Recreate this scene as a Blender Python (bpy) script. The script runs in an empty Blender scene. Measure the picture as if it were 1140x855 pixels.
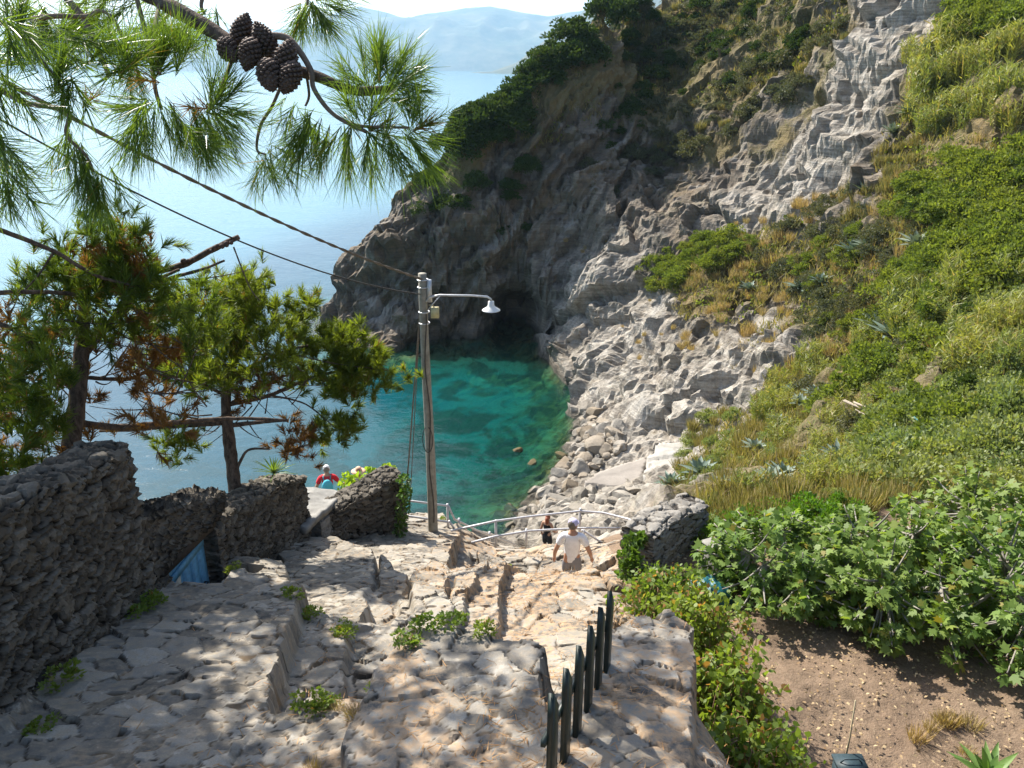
import bpy, bmesh, math, random
import numpy as np
from mathutils import Vector, Matrix
rng = np.random.default_rng(11)
random.seed(11)
R = math.radians
scene = bpy.context.scene
COL = scene.collection
H = 20.0                      # eye height over the sea, sea at z = 0
PITCH = R(21.4)
FPX = 900.0
cp, sp = math.cos(PITCH), math.sin(PITCH)

def ray(u, v):
    a = (np.asarray(u, float) - 570.0) / FPX
    b = (427.5 - np.asarray(v, float)) / FPX
    return np.stack([a, cp + b * sp, -sp + b * cp], -1)

def P(u, v, d):
    r = ray(u, v) * np.asarray(d, float)[..., None]
    r[..., 2] += H
    return r

def Pz(u, v, z):              # point on the plane z (absolute)
    r = ray(u, v)
    t = (np.asarray(z, float) - H) / r[..., 2]
    q = r * t[..., None]
    q[..., 2] += H
    return q

def proj(p):
    p = np.asarray(p, float)
    x, y, z = p[..., 0], p[..., 1], p[..., 2] - H
    d = y * cp - z * sp
    w = y * sp + z * cp
    return 570 + FPX * x / d, 427.5 - FPX * w / d, d

# ------------------------------------------------------------------ noise
def _h(ix, iy, iz, s=0):
    h = (ix * 374761393 + iy * 668265263 + iz * 2147483647 + s * 974634777) & 0xFFFFFFFF
    h = ((h ^ (h >> 13)) * 1274126177) & 0xFFFFFFFF
    h = ((h ^ (h >> 16)) * 2246822519) & 0xFFFFFFFF
    h = h ^ (h >> 15)
    return (h & 0xFFFFFF).astype(np.float64) / 16777216.0

def vnoise(p, s=0):
    f = np.floor(p); i = f.astype(np.int64); t = p - f
    t = t * t * t * (t * (t * 6 - 15) + 10)
    r = 0
    for dx in (0, 1):
        wx = t[:, 0] if dx else 1 - t[:, 0]
        for dy in (0, 1):
            wy = t[:, 1] if dy else 1 - t[:, 1]
            for dz in (0, 1):
                wz = t[:, 2] if dz else 1 - t[:, 2]
                r = r + wx * wy * wz * _h(i[:, 0] + dx, i[:, 1] + dy, i[:, 2] + dz, s)
    return r * 2 - 1

def fbm(p, oct=4, s=0, gain=0.5):
    a, r, q = 1.0, 0.0, p.copy()
    for k in range(oct):
        r = r + a * vnoise(q, s + k * 17)
        q = q * 2.03 + 11.3
        a *= gain
    return r

def ridged(p, oct=4, s=0, gain=0.5):
    a, r, q = 1.0, 0.0, p.copy()
    for k in range(oct):
        r = r + a * (1 - 2 * np.abs(vnoise(q, s + k * 13)))
        q = q * 2.07 + 7.1
        a *= gain
    return r

def worley(p, s=0, dims=3, full=False):
    """F1, F2 and a random number per cell"""
    f = np.floor(p).astype(np.int64)
    n = len(p)
    F1 = np.full(n, 9.0); F2 = np.full(n, 9.0); idr = np.zeros(n); O = np.zeros((n, 3))
    zs = (-1, 0, 1) if dims == 3 else (0,)
    for dx in (-1, 0, 1):
        for dy in (-1, 0, 1):
            for dz in zs:
                cx, cy, cz = f[:, 0] + dx, f[:, 1] + dy, f[:, 2] + dz
                ox = cx + _h(cx, cy, cz, s + 1) - p[:, 0]
                oy = cy + _h(cx, cy, cz, s + 2) - p[:, 1]
                if dims == 3:
                    oz = cz + _h(cx, cy, cz, s + 3) - p[:, 2]
                else:
                    oz = 0
                d = np.sqrt(ox * ox + oy * oy + oz * oz)
                near = d < F1
                F2 = np.where(near, F1, np.minimum(F2, d))
                idr = np.where(near, _h(cx, cy, cz, s + 4), idr)
                F1 = np.where(near, d, F1)
                if full:
                    O[near, 0] = ox[near]; O[near, 1] = oy[near]
                    if dims == 3: O[near, 2] = oz[near]
    if full:      # planar facet: every cell gets a slope of its own
        h = [np.modf(idr * k)[0] - .5 for k in (97.13, 157.77, 231.7)]
        return F1, F2, idr, 2 * (O[:, 0] * h[0] + O[:, 1] * h[1] + O[:, 2] * h[2])
    return F1, F2, idr

def sstep(a, b, x):
    t = np.clip((x - a) / (b - a), 0, 1)
    return t * t * (3 - 2 * t)

# ------------------------------------------------------------------ mesh helpers
def link(name, me, parent=None):
    o = bpy.data.objects.new(name, me)
    COL.objects.link(o)
    if parent is not None:
        o.parent = parent
    return o

def np_mesh(name, V, Fs, mats, smooth=False, attrs=None, mi=None):
    """V (n,3); Fs = (m,k) array or list of such arrays"""
    me = bpy.data.meshes.new(name)
    if not isinstance(Fs, list):
        Fs = [Fs]
    Fs = [np.asarray(f, np.int32) for f in Fs if len(f)]
    V = np.asarray(V, np.float32)
    me.vertices.add(len(V)); me.vertices.foreach_set('co', V.ravel())
    nl = sum(f.size for f in Fs); npol = sum(len(f) for f in Fs)
    me.loops.add(nl); me.polygons.add(npol)
    me.loops.foreach_set('vertex_index', np.concatenate([f.ravel() for f in Fs]))
    tot = np.concatenate([np.full(len(f), f.shape[1], np.int32) for f in Fs])
    me.polygons.foreach_set('loop_start', np.concatenate([[0], np.cumsum(tot)[:-1]]).astype(np.int32))
    me.polygons.foreach_set('loop_total', tot)
    if smooth:
        me.polygons.foreach_set('use_smooth', np.ones(npol, bool))
    if mi is not None:
        me.polygons.foreach_set('material_index', np.asarray(mi, np.int32))
    for m in (mats if isinstance(mats, (list, tuple)) else [mats]):
        me.materials.append(m)
    me.update(calc_edges=True)
    for k, (dom, val) in (attrs or {}).items():
        a = me.attributes.new(k, 'FLOAT', dom)
        a.data.foreach_set('value', np.asarray(val, np.float32))
    me.validate()
    return me

def vnormals(me):
    n = np.zeros(len(me.vertices) * 3, np.float32)
    me.vertex_normals.foreach_get('vector', n)
    return n.reshape(-1, 3).astype(float)

def grid_faces(nr, nc, wrap=False):
    i = np.arange(nr - 1)[:, None]
    j = np.arange(nc if wrap else nc - 1)[None, :]
    j2 = (j + 1) % nc
    return np.stack([i * nc + j, i * nc + j2, (i + 1) * nc + j2, (i + 1) * nc + j], -1).reshape(-1, 4)

class MB:
    """collects simple shapes into one mesh"""
    def __init__(s):
        s.V, s.Q, s.T, s.n, s.mq, s.mt = [], [], [], 0, [], []
    def add(s, V, Q=None, T=None, m=0):
        V = np.asarray(V, float)
        if Q is not None and len(Q):
            s.Q.append(np.asarray(Q) + s.n); s.mq += [m] * len(Q)
        if T is not None and len(T):
            s.T.append(np.asarray(T) + s.n); s.mt += [m] * len(T)
        s.V.append(V); s.n += len(V)
    def tube(s, pts, rad, seg=8, m=0, cap=True):
        pts = np.asarray(pts, float); n = len(pts)
        rad = np.broadcast_to(np.asarray(rad, float), (n,))
        tan = np.gradient(pts, axis=0); tan /= np.linalg.norm(tan, axis=1)[:, None] + 1e-9
        ref = np.array([0, 0, 1.0]) if abs(tan[0, 2]) < .9 else np.array([1.0, 0, 0])
        rings = []
        for k in range(n):
            a = np.cross(tan[k], ref); a /= np.linalg.norm(a) + 1e-9
            b = np.cross(a, tan[k]); ref = b
            th = np.arange(seg) / seg * 2 * math.pi
            rings.append(pts[k] + rad[k] * (np.cos(th)[:, None] * a + np.sin(th)[:, None] * b))
        V = np.concatenate(rings); Q = grid_faces(n, seg, True)
        T = []
        if cap:
            V = np.concatenate([V, pts[:1], pts[-1:]])
            for j in range(seg):
                T.append((n * seg, (j + 1) % seg, j))
                T.append((n * seg + 1, (n - 1) * seg + j, (n - 1) * seg + (j + 1) % seg))
        s.add(V, Q, T, m)
    def lathe(s, prof, c, seg=16, m=0):
        prof = np.asarray(prof, float); n = len(prof)
        th = np.arange(seg) / seg * 2 * math.pi
        V = np.stack([prof[:, 0][:, None] * np.cos(th), prof[:, 0][:, None] * np.sin(th),
                      np.repeat(prof[:, 1][:, None], seg, 1)], -1).reshape(-1, 3) + np.asarray(c, float)
        s.add(V, grid_faces(n, seg, True), None, m)
    def box(s, c, size, rot=None, m=0):
        c = np.asarray(c, float); h = np.asarray(size, float) / 2
        V = np.array([[x, y, z] for x in (-1, 1) for y in (-1, 1) for z in (-1, 1)], float) * h
        if rot is not None:
            V = V @ np.asarray(rot, float).T
        s.add(V + c, [(0, 1, 3, 2), (4, 6, 7, 5), (0, 4, 5, 1), (2, 3, 7, 6), (0, 2, 6, 4), (1, 5, 7, 3)], None, m)
    def ball(s, c, r, seg=12, rings=8, m=0, rot=None):
        r = np.broadcast_to(np.asarray(r, float), (3,))
        ph = np.linspace(0.02, math.pi - .02, rings)
        th = np.arange(seg) / seg * 2 * math.pi
        V = np.stack([np.sin(ph)[:, None] * np.cos(th), np.sin(ph)[:, None] * np.sin(th),
                      np.repeat(np.cos(ph)[:, None], seg, 1)], -1).reshape(-1, 3) * r
        if rot is not None:
            V = V @ np.asarray(rot, float).T
        s.add(V + np.asarray(c, float), grid_faces(rings, seg, True)[:, ::-1], None, m)
    def build(s, name, mats, parent=None, smooth=True):
        fs, mi = [], []
        if s.Q: fs.append(np.concatenate(s.Q)); mi += s.mq
        if s.T: fs.append(np.concatenate(s.T)); mi += s.mt
        me = np_mesh(name, np.concatenate(s.V), fs, mats, smooth, None, mi)
        return link(name, me, parent)

def rotz(a):
    c, s = math.cos(a), math.sin(a)
    return np.array([[c, -s, 0], [s, c, 0], [0, 0, 1]])

def frames(dirv, roll=None):
    """(n,3,3) matrices whose columns are side, dir, normal"""
    d = dirv / (np.linalg.norm(dirv, axis=1)[:, None] + 1e-9)
    ref = np.where(np.abs(d[:, 2:3]) < .95, np.array([[0, 0, 1.0]]), np.array([[1.0, 0, 0]]))
    a = np.cross(d, ref); a /= np.linalg.norm(a, axis=1)[:, None] + 1e-9
    n = np.cross(a, d)
    if roll is not None:
        c, s = np.cos(roll)[:, None], np.sin(roll)[:, None]
        a, n = a * c + n * s, n * c - a * s
    return np.stack([a, d, n], -1)

def leaves(shape, faces, pos, dirv, size, roll, width=None):
    """instances of a small leaf shape (k,3: side, along, normal) at each pos"""
    M = frames(dirv, roll)
    S = shape[None] * np.asarray(size, float)[:, None, None]
    if width is not None:
        S[:, :, 0] *= np.asarray(width, float)[:, None]
    V = np.einsum('nij,nkj->nki', M, S) + pos[:, None]
    k = len(shape); n = len(pos)
    faces = np.asarray(faces)
    Fs = (faces[None] + (np.arange(n) * k)[:, None, None]).reshape(-1, faces.shape[1])
    return V.reshape(-1, 3), Fs, np.repeat(rng.random(n), len(faces))

DIAMOND = np.array([[0, 0, 0], [.32, .42, .05], [0, 1, -.06], [-.32, .42, .05]], float)
DIAF = [(0, 1, 2, 3)]
OVAL = np.array([[0, 0, 0], [.22, .25, .04], [.26, .55, .05], [0, 1, -.08], [-.26, .55, .05], [-.22, .25, .04]], float)
OVALF = [(0, 1, 2, 3, 4, 5)]
BLADE = np.array([[-.5, 0, 0], [.5, 0, 0], [.34, .6, .02], [0, 1, 0], [-.34, .6, .02]], float)
BLADEF = [(0, 1, 2, 3, 4)]
FIG = np.array([[0, 0, 0], [.2, .05, .02], [.44, .22, -.05], [.24, .36, .03], [.42, .66, -.07], [.16, .62, .03],
                [0, 1, -.1], [-.16, .62, .03], [-.42, .66, -.07], [-.24, .36, .03], [-.44, .22, -.05], [-.2, .05, .02]], float)
FIGF = [tuple(range(12))]

def tag(o, label=None, cat=None, group=None, kind=None):
    if label: o['label'] = label
    if cat: o['category'] = cat
    if group: o['group'] = group
    if kind: o['kind'] = kind
    return o

def empty(name, loc, label, cat, group=None, rz=0.0):
    o = bpy.data.objects.new(name, None)
    COL.objects.link(o)
    o.location = [float(c) for c in loc]
    o.rotation_euler = (0, 0, rz)
    o.empty_display_size = .2
    return tag(o, label, cat, group)

def copy_tree(o, parent=None):
    c = o.copy(); COL.objects.link(c)
    if parent is not None:
        c.parent = parent
    for ch in [k for k in bpy.data.objects if k.parent == o]:
        copy_tree(ch, c)
    return c

# ------------------------------------------------------------------ materials
def mat(name):
    m = bpy.data.materials.new(name); m.use_nodes = True
    nt = m.node_tree; nt.nodes.clear()
    return m, nt

class G:
    def __init__(s, name):
        s.m, s.nt = mat(name)
        s.out = s.n('ShaderNodeOutputMaterial')
    def n(s, t, **kw):
        x = s.nt.nodes.new(t)
        for k, v in kw.items():
            if k.startswith('i_'):
                x.inputs[k[2:].replace('_', ' ')].default_value = v
            else:
                setattr(x, k, v)
        return x
    def l(s, a, b):
        s.nt.links.new(a, b)
    def coord(s, kind='Object', scale=None):
        t = s.n('ShaderNodeTexCoord').outputs[kind]
        if scale is None: return t
        mp = s.n('ShaderNodeMapping'); mp.inputs['Scale'].default_value = scale
        s.l(t, mp.inputs[0]); return mp.outputs[0]
    def pos(s, scale=None, rot=None):
        t = s.n('ShaderNodeNewGeometry').outputs['Position']
        if scale is None: return t
        mp = s.n('ShaderNodeMapping'); mp.inputs['Scale'].default_value = scale
        if rot: mp.inputs['Rotation'].default_value = rot
        s.l(t, mp.inputs[0]); return mp.outputs[0]
    def noise(s, scale, detail=4, vec=None, rough=.55, dist=0):
        x = s.n('ShaderNodeTexNoise'); x.inputs['Scale'].default_value = scale
        x.inputs['Detail'].default_value = detail; x.inputs['Roughness'].default_value = rough
        x.inputs['Distortion'].default_value = dist
        if vec is not None: s.l(vec, x.inputs['Vector'])
        return x.outputs['Fac']
    def vor(s, scale, vec=None, feature='F1', out='Distance'):
        x = s.n('ShaderNodeTexVoronoi'); x.feature = feature; x.inputs['Scale'].default_value = scale
        if vec is not None: s.l(vec, x.inputs['Vector'])
        return x.outputs[out]
    def attr(s, name, out='Fac'):
        x = s.n('ShaderNodeAttribute'); x.attribute_name = name
        return x.outputs[out]
    def ramp(s, fac, stops, interp='LINEAR'):
        x = s.n('ShaderNodeValToRGB'); e = x.color_ramp; e.interpolation = interp
        while len(e.elements) < len(stops): e.elements.new(.5)
        for k, (p, c) in enumerate(stops):
            e.elements[k].position = p
            e.elements[k].color = (*c, 1) if len(c) == 3 else c
        s.l(fac, x.inputs[0]); return x.outputs[0]
    def rng(s, fac, a, b, c=0., d=1.):
        x = s.n('ShaderNodeMapRange'); x.inputs[1].default_value = a; x.inputs[2].default_value = b
        x.inputs[3].default_value = c; x.inputs[4].default_value = d
        s.l(fac, x.inputs[0]); return x.outputs[0]
    def mix(s, fac, a, b, mode='MIX'):
        x = s.n('ShaderNodeMix', data_type='RGBA', blend_type=mode)
        for v, i in ((fac, 0), (a, 6), (b, 7)):
            if isinstance(v, (int, float)): x.inputs[i].default_value = v
            elif isinstance(v, tuple): x.inputs[i].default_value = (*v, 1)
            else: s.l(v, x.inputs[i])
        return x.outputs[2]
    def math(s, op, a, b=None):
        x = s.n('ShaderNodeMath', operation=op)
        for v, i in ((a, 0), (b, 1)):
            if v is None: continue
            if isinstance(v, (int, float)): x.inputs[i].default_value = v
            else: s.l(v, x.inputs[i])
        return x.outputs[0]
    def bump(s, h, strength=.5, dist=.02, normal=None):
        x = s.n('ShaderNodeBump'); x.inputs['Strength'].default_value = strength
        x.inputs['Distance'].default_value = dist
        s.l(h, x.inputs['Height'])
        if normal is not None: s.l(normal, x.inputs['Normal'])
        return x.outputs[0]
    def bsdf(s, col, rough=.8, normal=None, spec=.3, metal=0., **kw):
        x = s.n('ShaderNodeBsdfPrincipled')
        for v, i in ((col, 'Base Color'), (rough, 'Roughness'), (spec, 'Specular IOR Level'), (metal, 'Metallic')):
            if isinstance(v, (int, float)): x.inputs[i].default_value = v
            elif isinstance(v, tuple): x.inputs[i].default_value = (*v, 1)
            else: s.l(v, x.inputs[i])
        if normal is not None: s.l(normal, x.inputs['Normal'])
        return x.outputs[0]
    def done(s, sh):
        s.l(sh, s.out.inputs[0]); return s.m

def M_plain(name, col, rough=.7, spec=.3, var=.25, scale=18., bump=.15, metal=0.):
    g = G(name)
    f = g.noise(scale, 5, g.coord('Object'))
    c = g.mix(g.rng(f, .25, .75), tuple(k * (1 - var) for k in col), tuple(min(1, k * (1 + var)) for k in col))
    return g.done(g.bsdf(c, rough, g.bump(f, bump, .01), spec, metal))

def M_leaf(name, ca, cb, transl=.4, rough=.45, dry=None, drya=0., spec=.35, hue=.25):
    g = G(name)
    r = g.attr('rnd')
    oi = g.n('ShaderNodeObjectInfo').outputs['Random']
    c = g.mix(r, ca, cb)
    c = g.mix(g.rng(oi, 0, 1, 0, hue), c, tuple(k * t for k, t in zip(cb, (1.7, 1.25, .9))))
    if dry:
        c = g.mix(g.rng(r, 1 - drya - .02, 1 - drya), c, dry)
    b = g.bsdf(c, rough, None, spec)
    t = g.n('ShaderNodeBsdfTranslucent')
    tc = g.mix(1., c, (1.9, 1.9, .75), 'MULTIPLY')
    g.l(tc, t.inputs[0])
    mx = g.n('ShaderNodeMixShader'); mx.inputs[0].default_value = transl
    g.l(b, mx.inputs[1]); g.l(t.outputs[0], mx.inputs[2])
    return g.done(mx.outputs[0])

def M_stone(name, dark, mid, lite, joint, brown=(.2, .15, .09), bs=1., litter=None, lichen=True):
    """masonry / paving: attributes 'rid' (random per stone) and 'joint' (0 at joints)"""
    g = G(name)
    p = g.pos()
    rid = g.attr('rid'); jt = g.attr('joint')
    n1 = g.noise(2.2, 5, p); n2 = g.noise(14, 6, p, .65); n3 = g.noise(60, 4, p, .7)
    c = g.ramp(rid, [(0., dark), (.45, mid), (.8, lite), (1., mid)])
    c = g.mix(g.rng(n2, .35, .7), c, g.mix(.5, c, brown))
    c = g.mix(g.rng(n3, .3, .75, 0, .5), c, g.mix(.55, c, tuple(k * .45 for k in mid)))
    if lichen:
        c = g.mix(g.math('MULTIPLY', g.rng(g.noise(7, 6, p, .7), .6, .72), .6), c, tuple(min(.6, k * 1.5) for k in lite))
    c = g.mix(g.rng(jt, 0., .5), joint, c)
    if litter:
        f = g.math('MULTIPLY', g.rng(n1, .47, .62), g.rng(n2, .36, .56))
        c = g.mix(g.math('MULTIPLY', f, .8), c, litter)
    hgt = g.math('ADD', g.math('MULTIPLY', n2, .6), g.math('MULTIPLY', n3, .25))
    return g.done(g.bsdf(c, .88, g.bump(hgt, .55 * bs, .03), .2))
# ================================================================== TERRAIN
A = []
def aw(*pts):                      # world anchors, z relative to the eye
    for x, y, z in pts: A.append((x, y, z + H))
def ad(u, v, d): A.append(tuple(P(u, v, d)))
def az(u, v, z=0.): A.append(tuple(Pz(u, v, z)))
# the path beside the wall, the stairs, the landing
aw((-3.99, 4.94, -4.66), (-4.2, 7.55, -5.4), (-2.5, 7.85, -6.0), (-2.43, 4.47, -4.76), (-4.0, 10, -6.6),
   (-3.9, 12.3, -8.3), (-3.6, 13.6, -8.75), (-2.2, 15, -9.0), (-1.66, 14.8, -9.0), (-1.2, 15.2, -9.2), (-1.6, 12.4, -8.5),
   (-2.2, 9.5, -6.9), (-2, 11.5, -8.0), (-1, 10.5, -7.5), (-1, 7.6, -6.1), (-.2, 4.9, -4.75), (-.2, 3, -4.0),
   (-2.4, 2.5, -4.0), (-4, 2.5, -4.0), (.37, 9.1, -7.0), (.17, 7.6, -6.35), (1.0, 11.7, -7.85), (-.3, 11.8, -7.95),
   (.4, 11.6, -7.85), (1.0, 12.9, -9.4), (0, 13.2, -9.3), (-.7, 13.4, -9.3),
   (1.6, 8, -6.3), (1.7, 10, -7.2), (1.9, 12, -8.0), (1.6, 13.5, -9.1), (-.5, 14.6, -9.5), (.8, 14.8, -9.5),
   (1.6, 15, -9.6), (2.0, 16, -10.2), (-1, 17.5, -12.5), (.5, 18, -12.8), (1.2, 23.5, -15.5), (2.5, 20, -12.0),
   (3.5, 18, -10.8), (.76, 5.2, -4.77), (1.4, 5.3, -4.85), (.3, 3.5, -4.2), (1.6, 4, -4.5))
# bank and garden
aw((2.1, 5.5, -6.2), (2.3, 7, -7.0), (2.3, 9, -7.5), (2.5, 11, -7.75), (3.4, 7, -7.5), (5, 8, -7.5), (7, 8, -7.4),
   (9, 8, -7.2), (3.3, 10.5, -7.7), (5, 12, -7.7), (8, 12, -7.5), (3, 4.5, -7.3), (6, 4.5, -7.2), (4.5, 15, -8.3),
   (7.5, 15, -8.2), (11, 14, -8), (12, 8, -7), (3.0, 13, -8.3), (3.2, 15, -9.2))
# seaward slope on the left
aw((-5.5, 8, -6.9), (-5.5, 12, -9.2), (-5.2, 16, -10.8), (-4.8, 18, -11), (-4.2, 19, -11.4), (-3, 18.5, -12.5), (-6, 20, -13),
   (-4, 24, -17), (-6, 30, -21), (-2, 24, -18), (-1.5, 30, -20.5), (0, 30, -19), (-10, 12, -14), (-10, 20, -19),
   (-16, 14, -21), (-8, 5, -6.5), (-14, 5, -13), (-8, 0, -4), (-20, 0, -14), (-28, 5, -22), (-2.6, 16.8, -10.9),
   (0, -3, -2), (5, -3, -4), (10, 0, -5))
# sea bed
aw((-12, 40, -25), (-5, 44, -23.0), (0, 40, -21.9), (2, 45, -21.3), (-5, 35, -22.6), (-10, 52, -25), (0, 53, -21.8),
   (-20, 60, -28), (-40, 40, -32), (-30, 90, -32), (-40, 110, -35), (-1, 33, -21), (-20, 30, -26), (-26, 75, -30), (-30, 20, -26))
# headland: foot, face, ridge
for u, v in [(345, 368), (400, 398), (470, 393), (530, 388), (575, 378), (600, 385), (620, 405), (650, 435)]: az(u, v, 0.1)
for u, v in [(400, 408), (470, 403), (530, 399), (575, 392), (600, 400)]: az(u, v, -1.3)
for u, v, d in [(400, 330, 64), (470, 300, 62.3), (540, 300, 62), (600, 300, 62), (640, 330, 60), (430, 235, 64.3), (500, 200, 63.3),
                (560, 190, 63), (620, 180, 64.5), (660, 250, 62), (375, 297, 65.5), (410, 245, 65), (440, 215, 64.5), (490, 165, 64.7),
                (520, 128, 65), (560, 112, 65.4), (600, 70, 66.5), (640, 38, 68), (670, 8, 69.5), (700, -30, 72)]: ad(u, v, d)
for u, v, d in [(375, 297, 66), (410, 245, 66), (440, 215, 66), (490, 165, 66.5), (520, 128, 67), (560, 112, 67.5), (600, 70, 69), (640, 38, 71), (670, 8, 73), (700, -30, 76)]:
    q = P(u, v, d); A.append((q[0] + 5, q[1] + 8, q[2] - 7)); A.append((q[0] + 13, q[1] + 26, -14))
aw((-23, 66, -27), (-22, 56, -27), (-12, 78, -25), (-7, 90, -26), (-2, 100, -26), (6, 116, -26), (-14, 100, -30))
# cliff and slope on the right
for u, L in {700: [(100, 73), (200, 66), (300, 58), (400, 50), (470, 44)], 760: [(0, 77), (100, 70), (220, 61)],
             780: [(-40, 78), (300, 52.5), (400, 46), (470, 41)],
             850: [(-40, 70), (0, 66), (100, 60), (200, 55), (300, 49), (400, 42), (450, 38), (500, 32), (560, 24)],
             930: [(0, 58), (100, 52), (200, 47.5), (300, 42.5), (400, 37), (450, 33), (500, 28), (560, 22)],
             1000: [(0, 50), (100, 46), (200, 42), (300, 37.5), (400, 32), (450, 29), (500, 25), (560, 20)],
             1070: [(0, 46), (200, 38), (300, 33.5), (400, 28.5), (500, 22.5), (560, 18.5)],
             1140: [(0, 42), (100, 38.5), (200, 35), (300, 30.5), (400, 25.5), (500, 20), (560, 17)],
             1300: [(0, 38), (200, 31), (400, 23), (500, 18.5)]}.items():
    for v, d in L: ad(u, v, d)
for u, v, d in [(1000, -150, 58), (850, -150, 74), (700, -60, 79), (1140, -150, 48), (1300, -150, 43), (760, -150, 88)]: ad(u, v, d)
# beach
for u, v, d in [(690, 525, 39), (745, 515, 39.5), (700, 490, 42.5), (640, 560, 34), (680, 570, 30), (720, 560, 29), (760, 520, 33),
                (800, 500, 33.5), (730, 600, 21), (560, 600, 33), (668, 445, 50)]: ad(u, v, d)
for u, v, z in [(650, 455, .5), (646, 478, .5), (640, 500, .6), (630, 522, .5), (612, 545, .5), (590, 566, .6)]: az(u, v, z)
for u, v, z in [(526, 590, -1.), (553, 568, -1.), (580, 548, -1.), (602, 522, -.95), (617, 500, -.95), (626, 478, -.95), (634, 455, -.9)]: az(u, v, z)
A = np.array(A)
_, keep = np.unique(np.round(A[:, :2], 1), axis=0, return_index=True)
A = A[np.sort(keep)]
_D = np.sqrt(((A[:, None, :2] - A[None, :, :2]) ** 2).sum(-1) + .02)
_n = len(A)
_S = np.zeros((_n + 3, _n + 3)); _S[:_n, :_n] = _D - np.eye(_n) * .02
_S[:_n, _n] = 1; _S[:_n, _n + 1:] = A[:, :2]; _S[_n:, :_n] = _S[:_n, _n:].T
_W = np.linalg.solve(_S, np.concatenate([A[:, 2], np.zeros(3)]))

def T(x, y):
    x = np.asarray(x, float); y = np.asarray(y, float); sh = x.shape
    x = x.ravel(); y = y.ravel(); out = np.zeros(len(x))
    for a in range(0, len(x), 60000):
        xx, yy = x[a:a + 60000], y[a:a + 60000]
        d = np.sqrt((xx[:, None] - A[None, :, 0]) ** 2 + (yy[:, None] - A[None, :, 1]) ** 2 + .02)
        out[a:a + 60000] = d @ _W[:_n] + _W[_n] + _W[_n + 1] * xx + _W[_n + 2] * yy
    return out.reshape(sh)

TX = np.arange(-45, 62, .25); TY = np.arange(0, 125, .25)
TG = T(*np.meshgrid(TX, TY))
def TL(x, y):                      # fast lookup in the coarse grid
    fx = np.clip((np.asarray(x) - TX[0]) / .25, 0, len(TX) - 1.01); fy = np.clip((np.asarray(y) - TY[0]) / .25, 0, len(TY) - 1.01)
    i = fx.astype(int); j = fy.astype(int); a = fx - i; b = fy - j
    return (TG[j, i] * (1 - a) * (1 - b) + TG[j, i + 1] * a * (1 - b) + TG[j + 1, i] * (1 - a) * b + TG[j + 1, i + 1] * a * b)

def hit(u, v, d0=4., d1=130.):
    u = np.atleast_1d(np.asarray(u, float)); v = np.atleast_1d(np.asarray(v, float))
    ds = np.exp(np.linspace(math.log(d0), math.log(d1), 900))
    r = ray(u, v)
    lo = np.full(len(u), d1); ok = np.zeros(len(u), bool)
    prev = np.full(len(u), d0)
    for d in ds:
        q = r * d
        below = (q[:, 2] + H) < TL(q[:, 0], q[:, 1])
        new = below & ~ok
        lo = np.where(new, d, lo); ok |= below
        prev = np.where(~ok, d, prev)
    hi = lo
    for _ in range(12):
        m = (prev + hi) / 2; q = r * m[:, None]
        below = (q[:, 2] + H) < TL(q[:, 0], q[:, 1])
        hi = np.where(below, m, hi); prev = np.where(below, prev, m)
    q = r * hi[:, None]; q[:, 2] += H
    return q, ok

def inpoly(px, py, poly):
    poly = np.asarray(poly); c = np.zeros(px.shape, bool); n = len(poly); j = n - 1
    for i in range(n):
        xi, yi = poly[i]; xj, yj = poly[j]
        c ^= ((yi > py) != (yj > py)) & (px < (xj - xi) * (py - yi) / (yj - yi + 1e-12) + xi)
        j = i
    return c

NEAR = (-4.5, 2.3, 2.6, 17.2)       # stairs patch
GARD = (2.0, 10.5, 4.2, 16.5)       # garden patch
def inside(x, y, b, m=0.):
    return np.minimum(np.minimum(x - b[0], b[1] - x), np.minimum(y - b[2], b[3] - y)) - m

# ---- vegetation cover over the slope, by place
VA = [(480, 330, 0), (600, 300, 0), (560, 200, .1), (520, 150, .8), (600, 100, .7), (640, 60, .8), (700, 100, .6), (760, 60, .75), (850, 50, .7),
      (800, 150, .55), (900, 100, .5), (970, 60, 0), (1000, 20, .05), (930, 150, 0), (850, 220, 0), (760, 220, .1), (700, 250, 0), (780, 300, .9),
      (830, 290, .6), (720, 360, 0), (760, 400, .05), (820, 380, .25), (860, 330, .4), (900, 280, .35), (930, 230, .2), (960, 300, .7),
      (1000, 250, .7), (1050, 200, .72), (1100, 100, .72), (1050, 80, .72), (1100, 350, .72), (1000, 420, .72), (900, 420, .6), (850, 470, .75),
      (800, 500, .8), (760, 540, .6), (900, 520, .72), (1050, 520, .72), (720, 470, 0), (790, 450, 0), (640, 480, 0), (680, 560, 0), (620, 560, 0),
      (660, 200, .1), (690, 170, .15), (830, 430, .1), (700, 430, 0)]
_q, _ok = hit([a[0] for a in VA], [a[1] for a in VA], 16.)
VX, VV = _q[_ok], np.array([a[2] for a in VA])[_ok]
def vegf(x, y):
    d2 = (x[:, None] - VX[None, :, 0]) ** 2 + (y[:, None] - VX[None, :, 1]) ** 2 + .5
    w = d2 ** -2.
    return (w * VV).sum(1) / w.sum(1)
PALE = [(985, 40, 3.5), (960, 90, 3.0), (930, 140, 2.5), (850, 210, 2.5), (720, 470, 5), (780, 445, 4), (680, 400, 3), (700, 370, 3), (860, 260, 2.5),
        (745, 515, 4), (680, 560, 4), (690, 430, 3), (900, 190, 2.5), (660, 330, 3), (815, 410, 2.5), (700, 590, 3)]
_q, _ok = hit([a[0] for a in PALE], [a[1] for a in PALE], 16.)
PX_, PR_ = _q[_ok], np.array([a[2] for a in PALE])[_ok]

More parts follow.
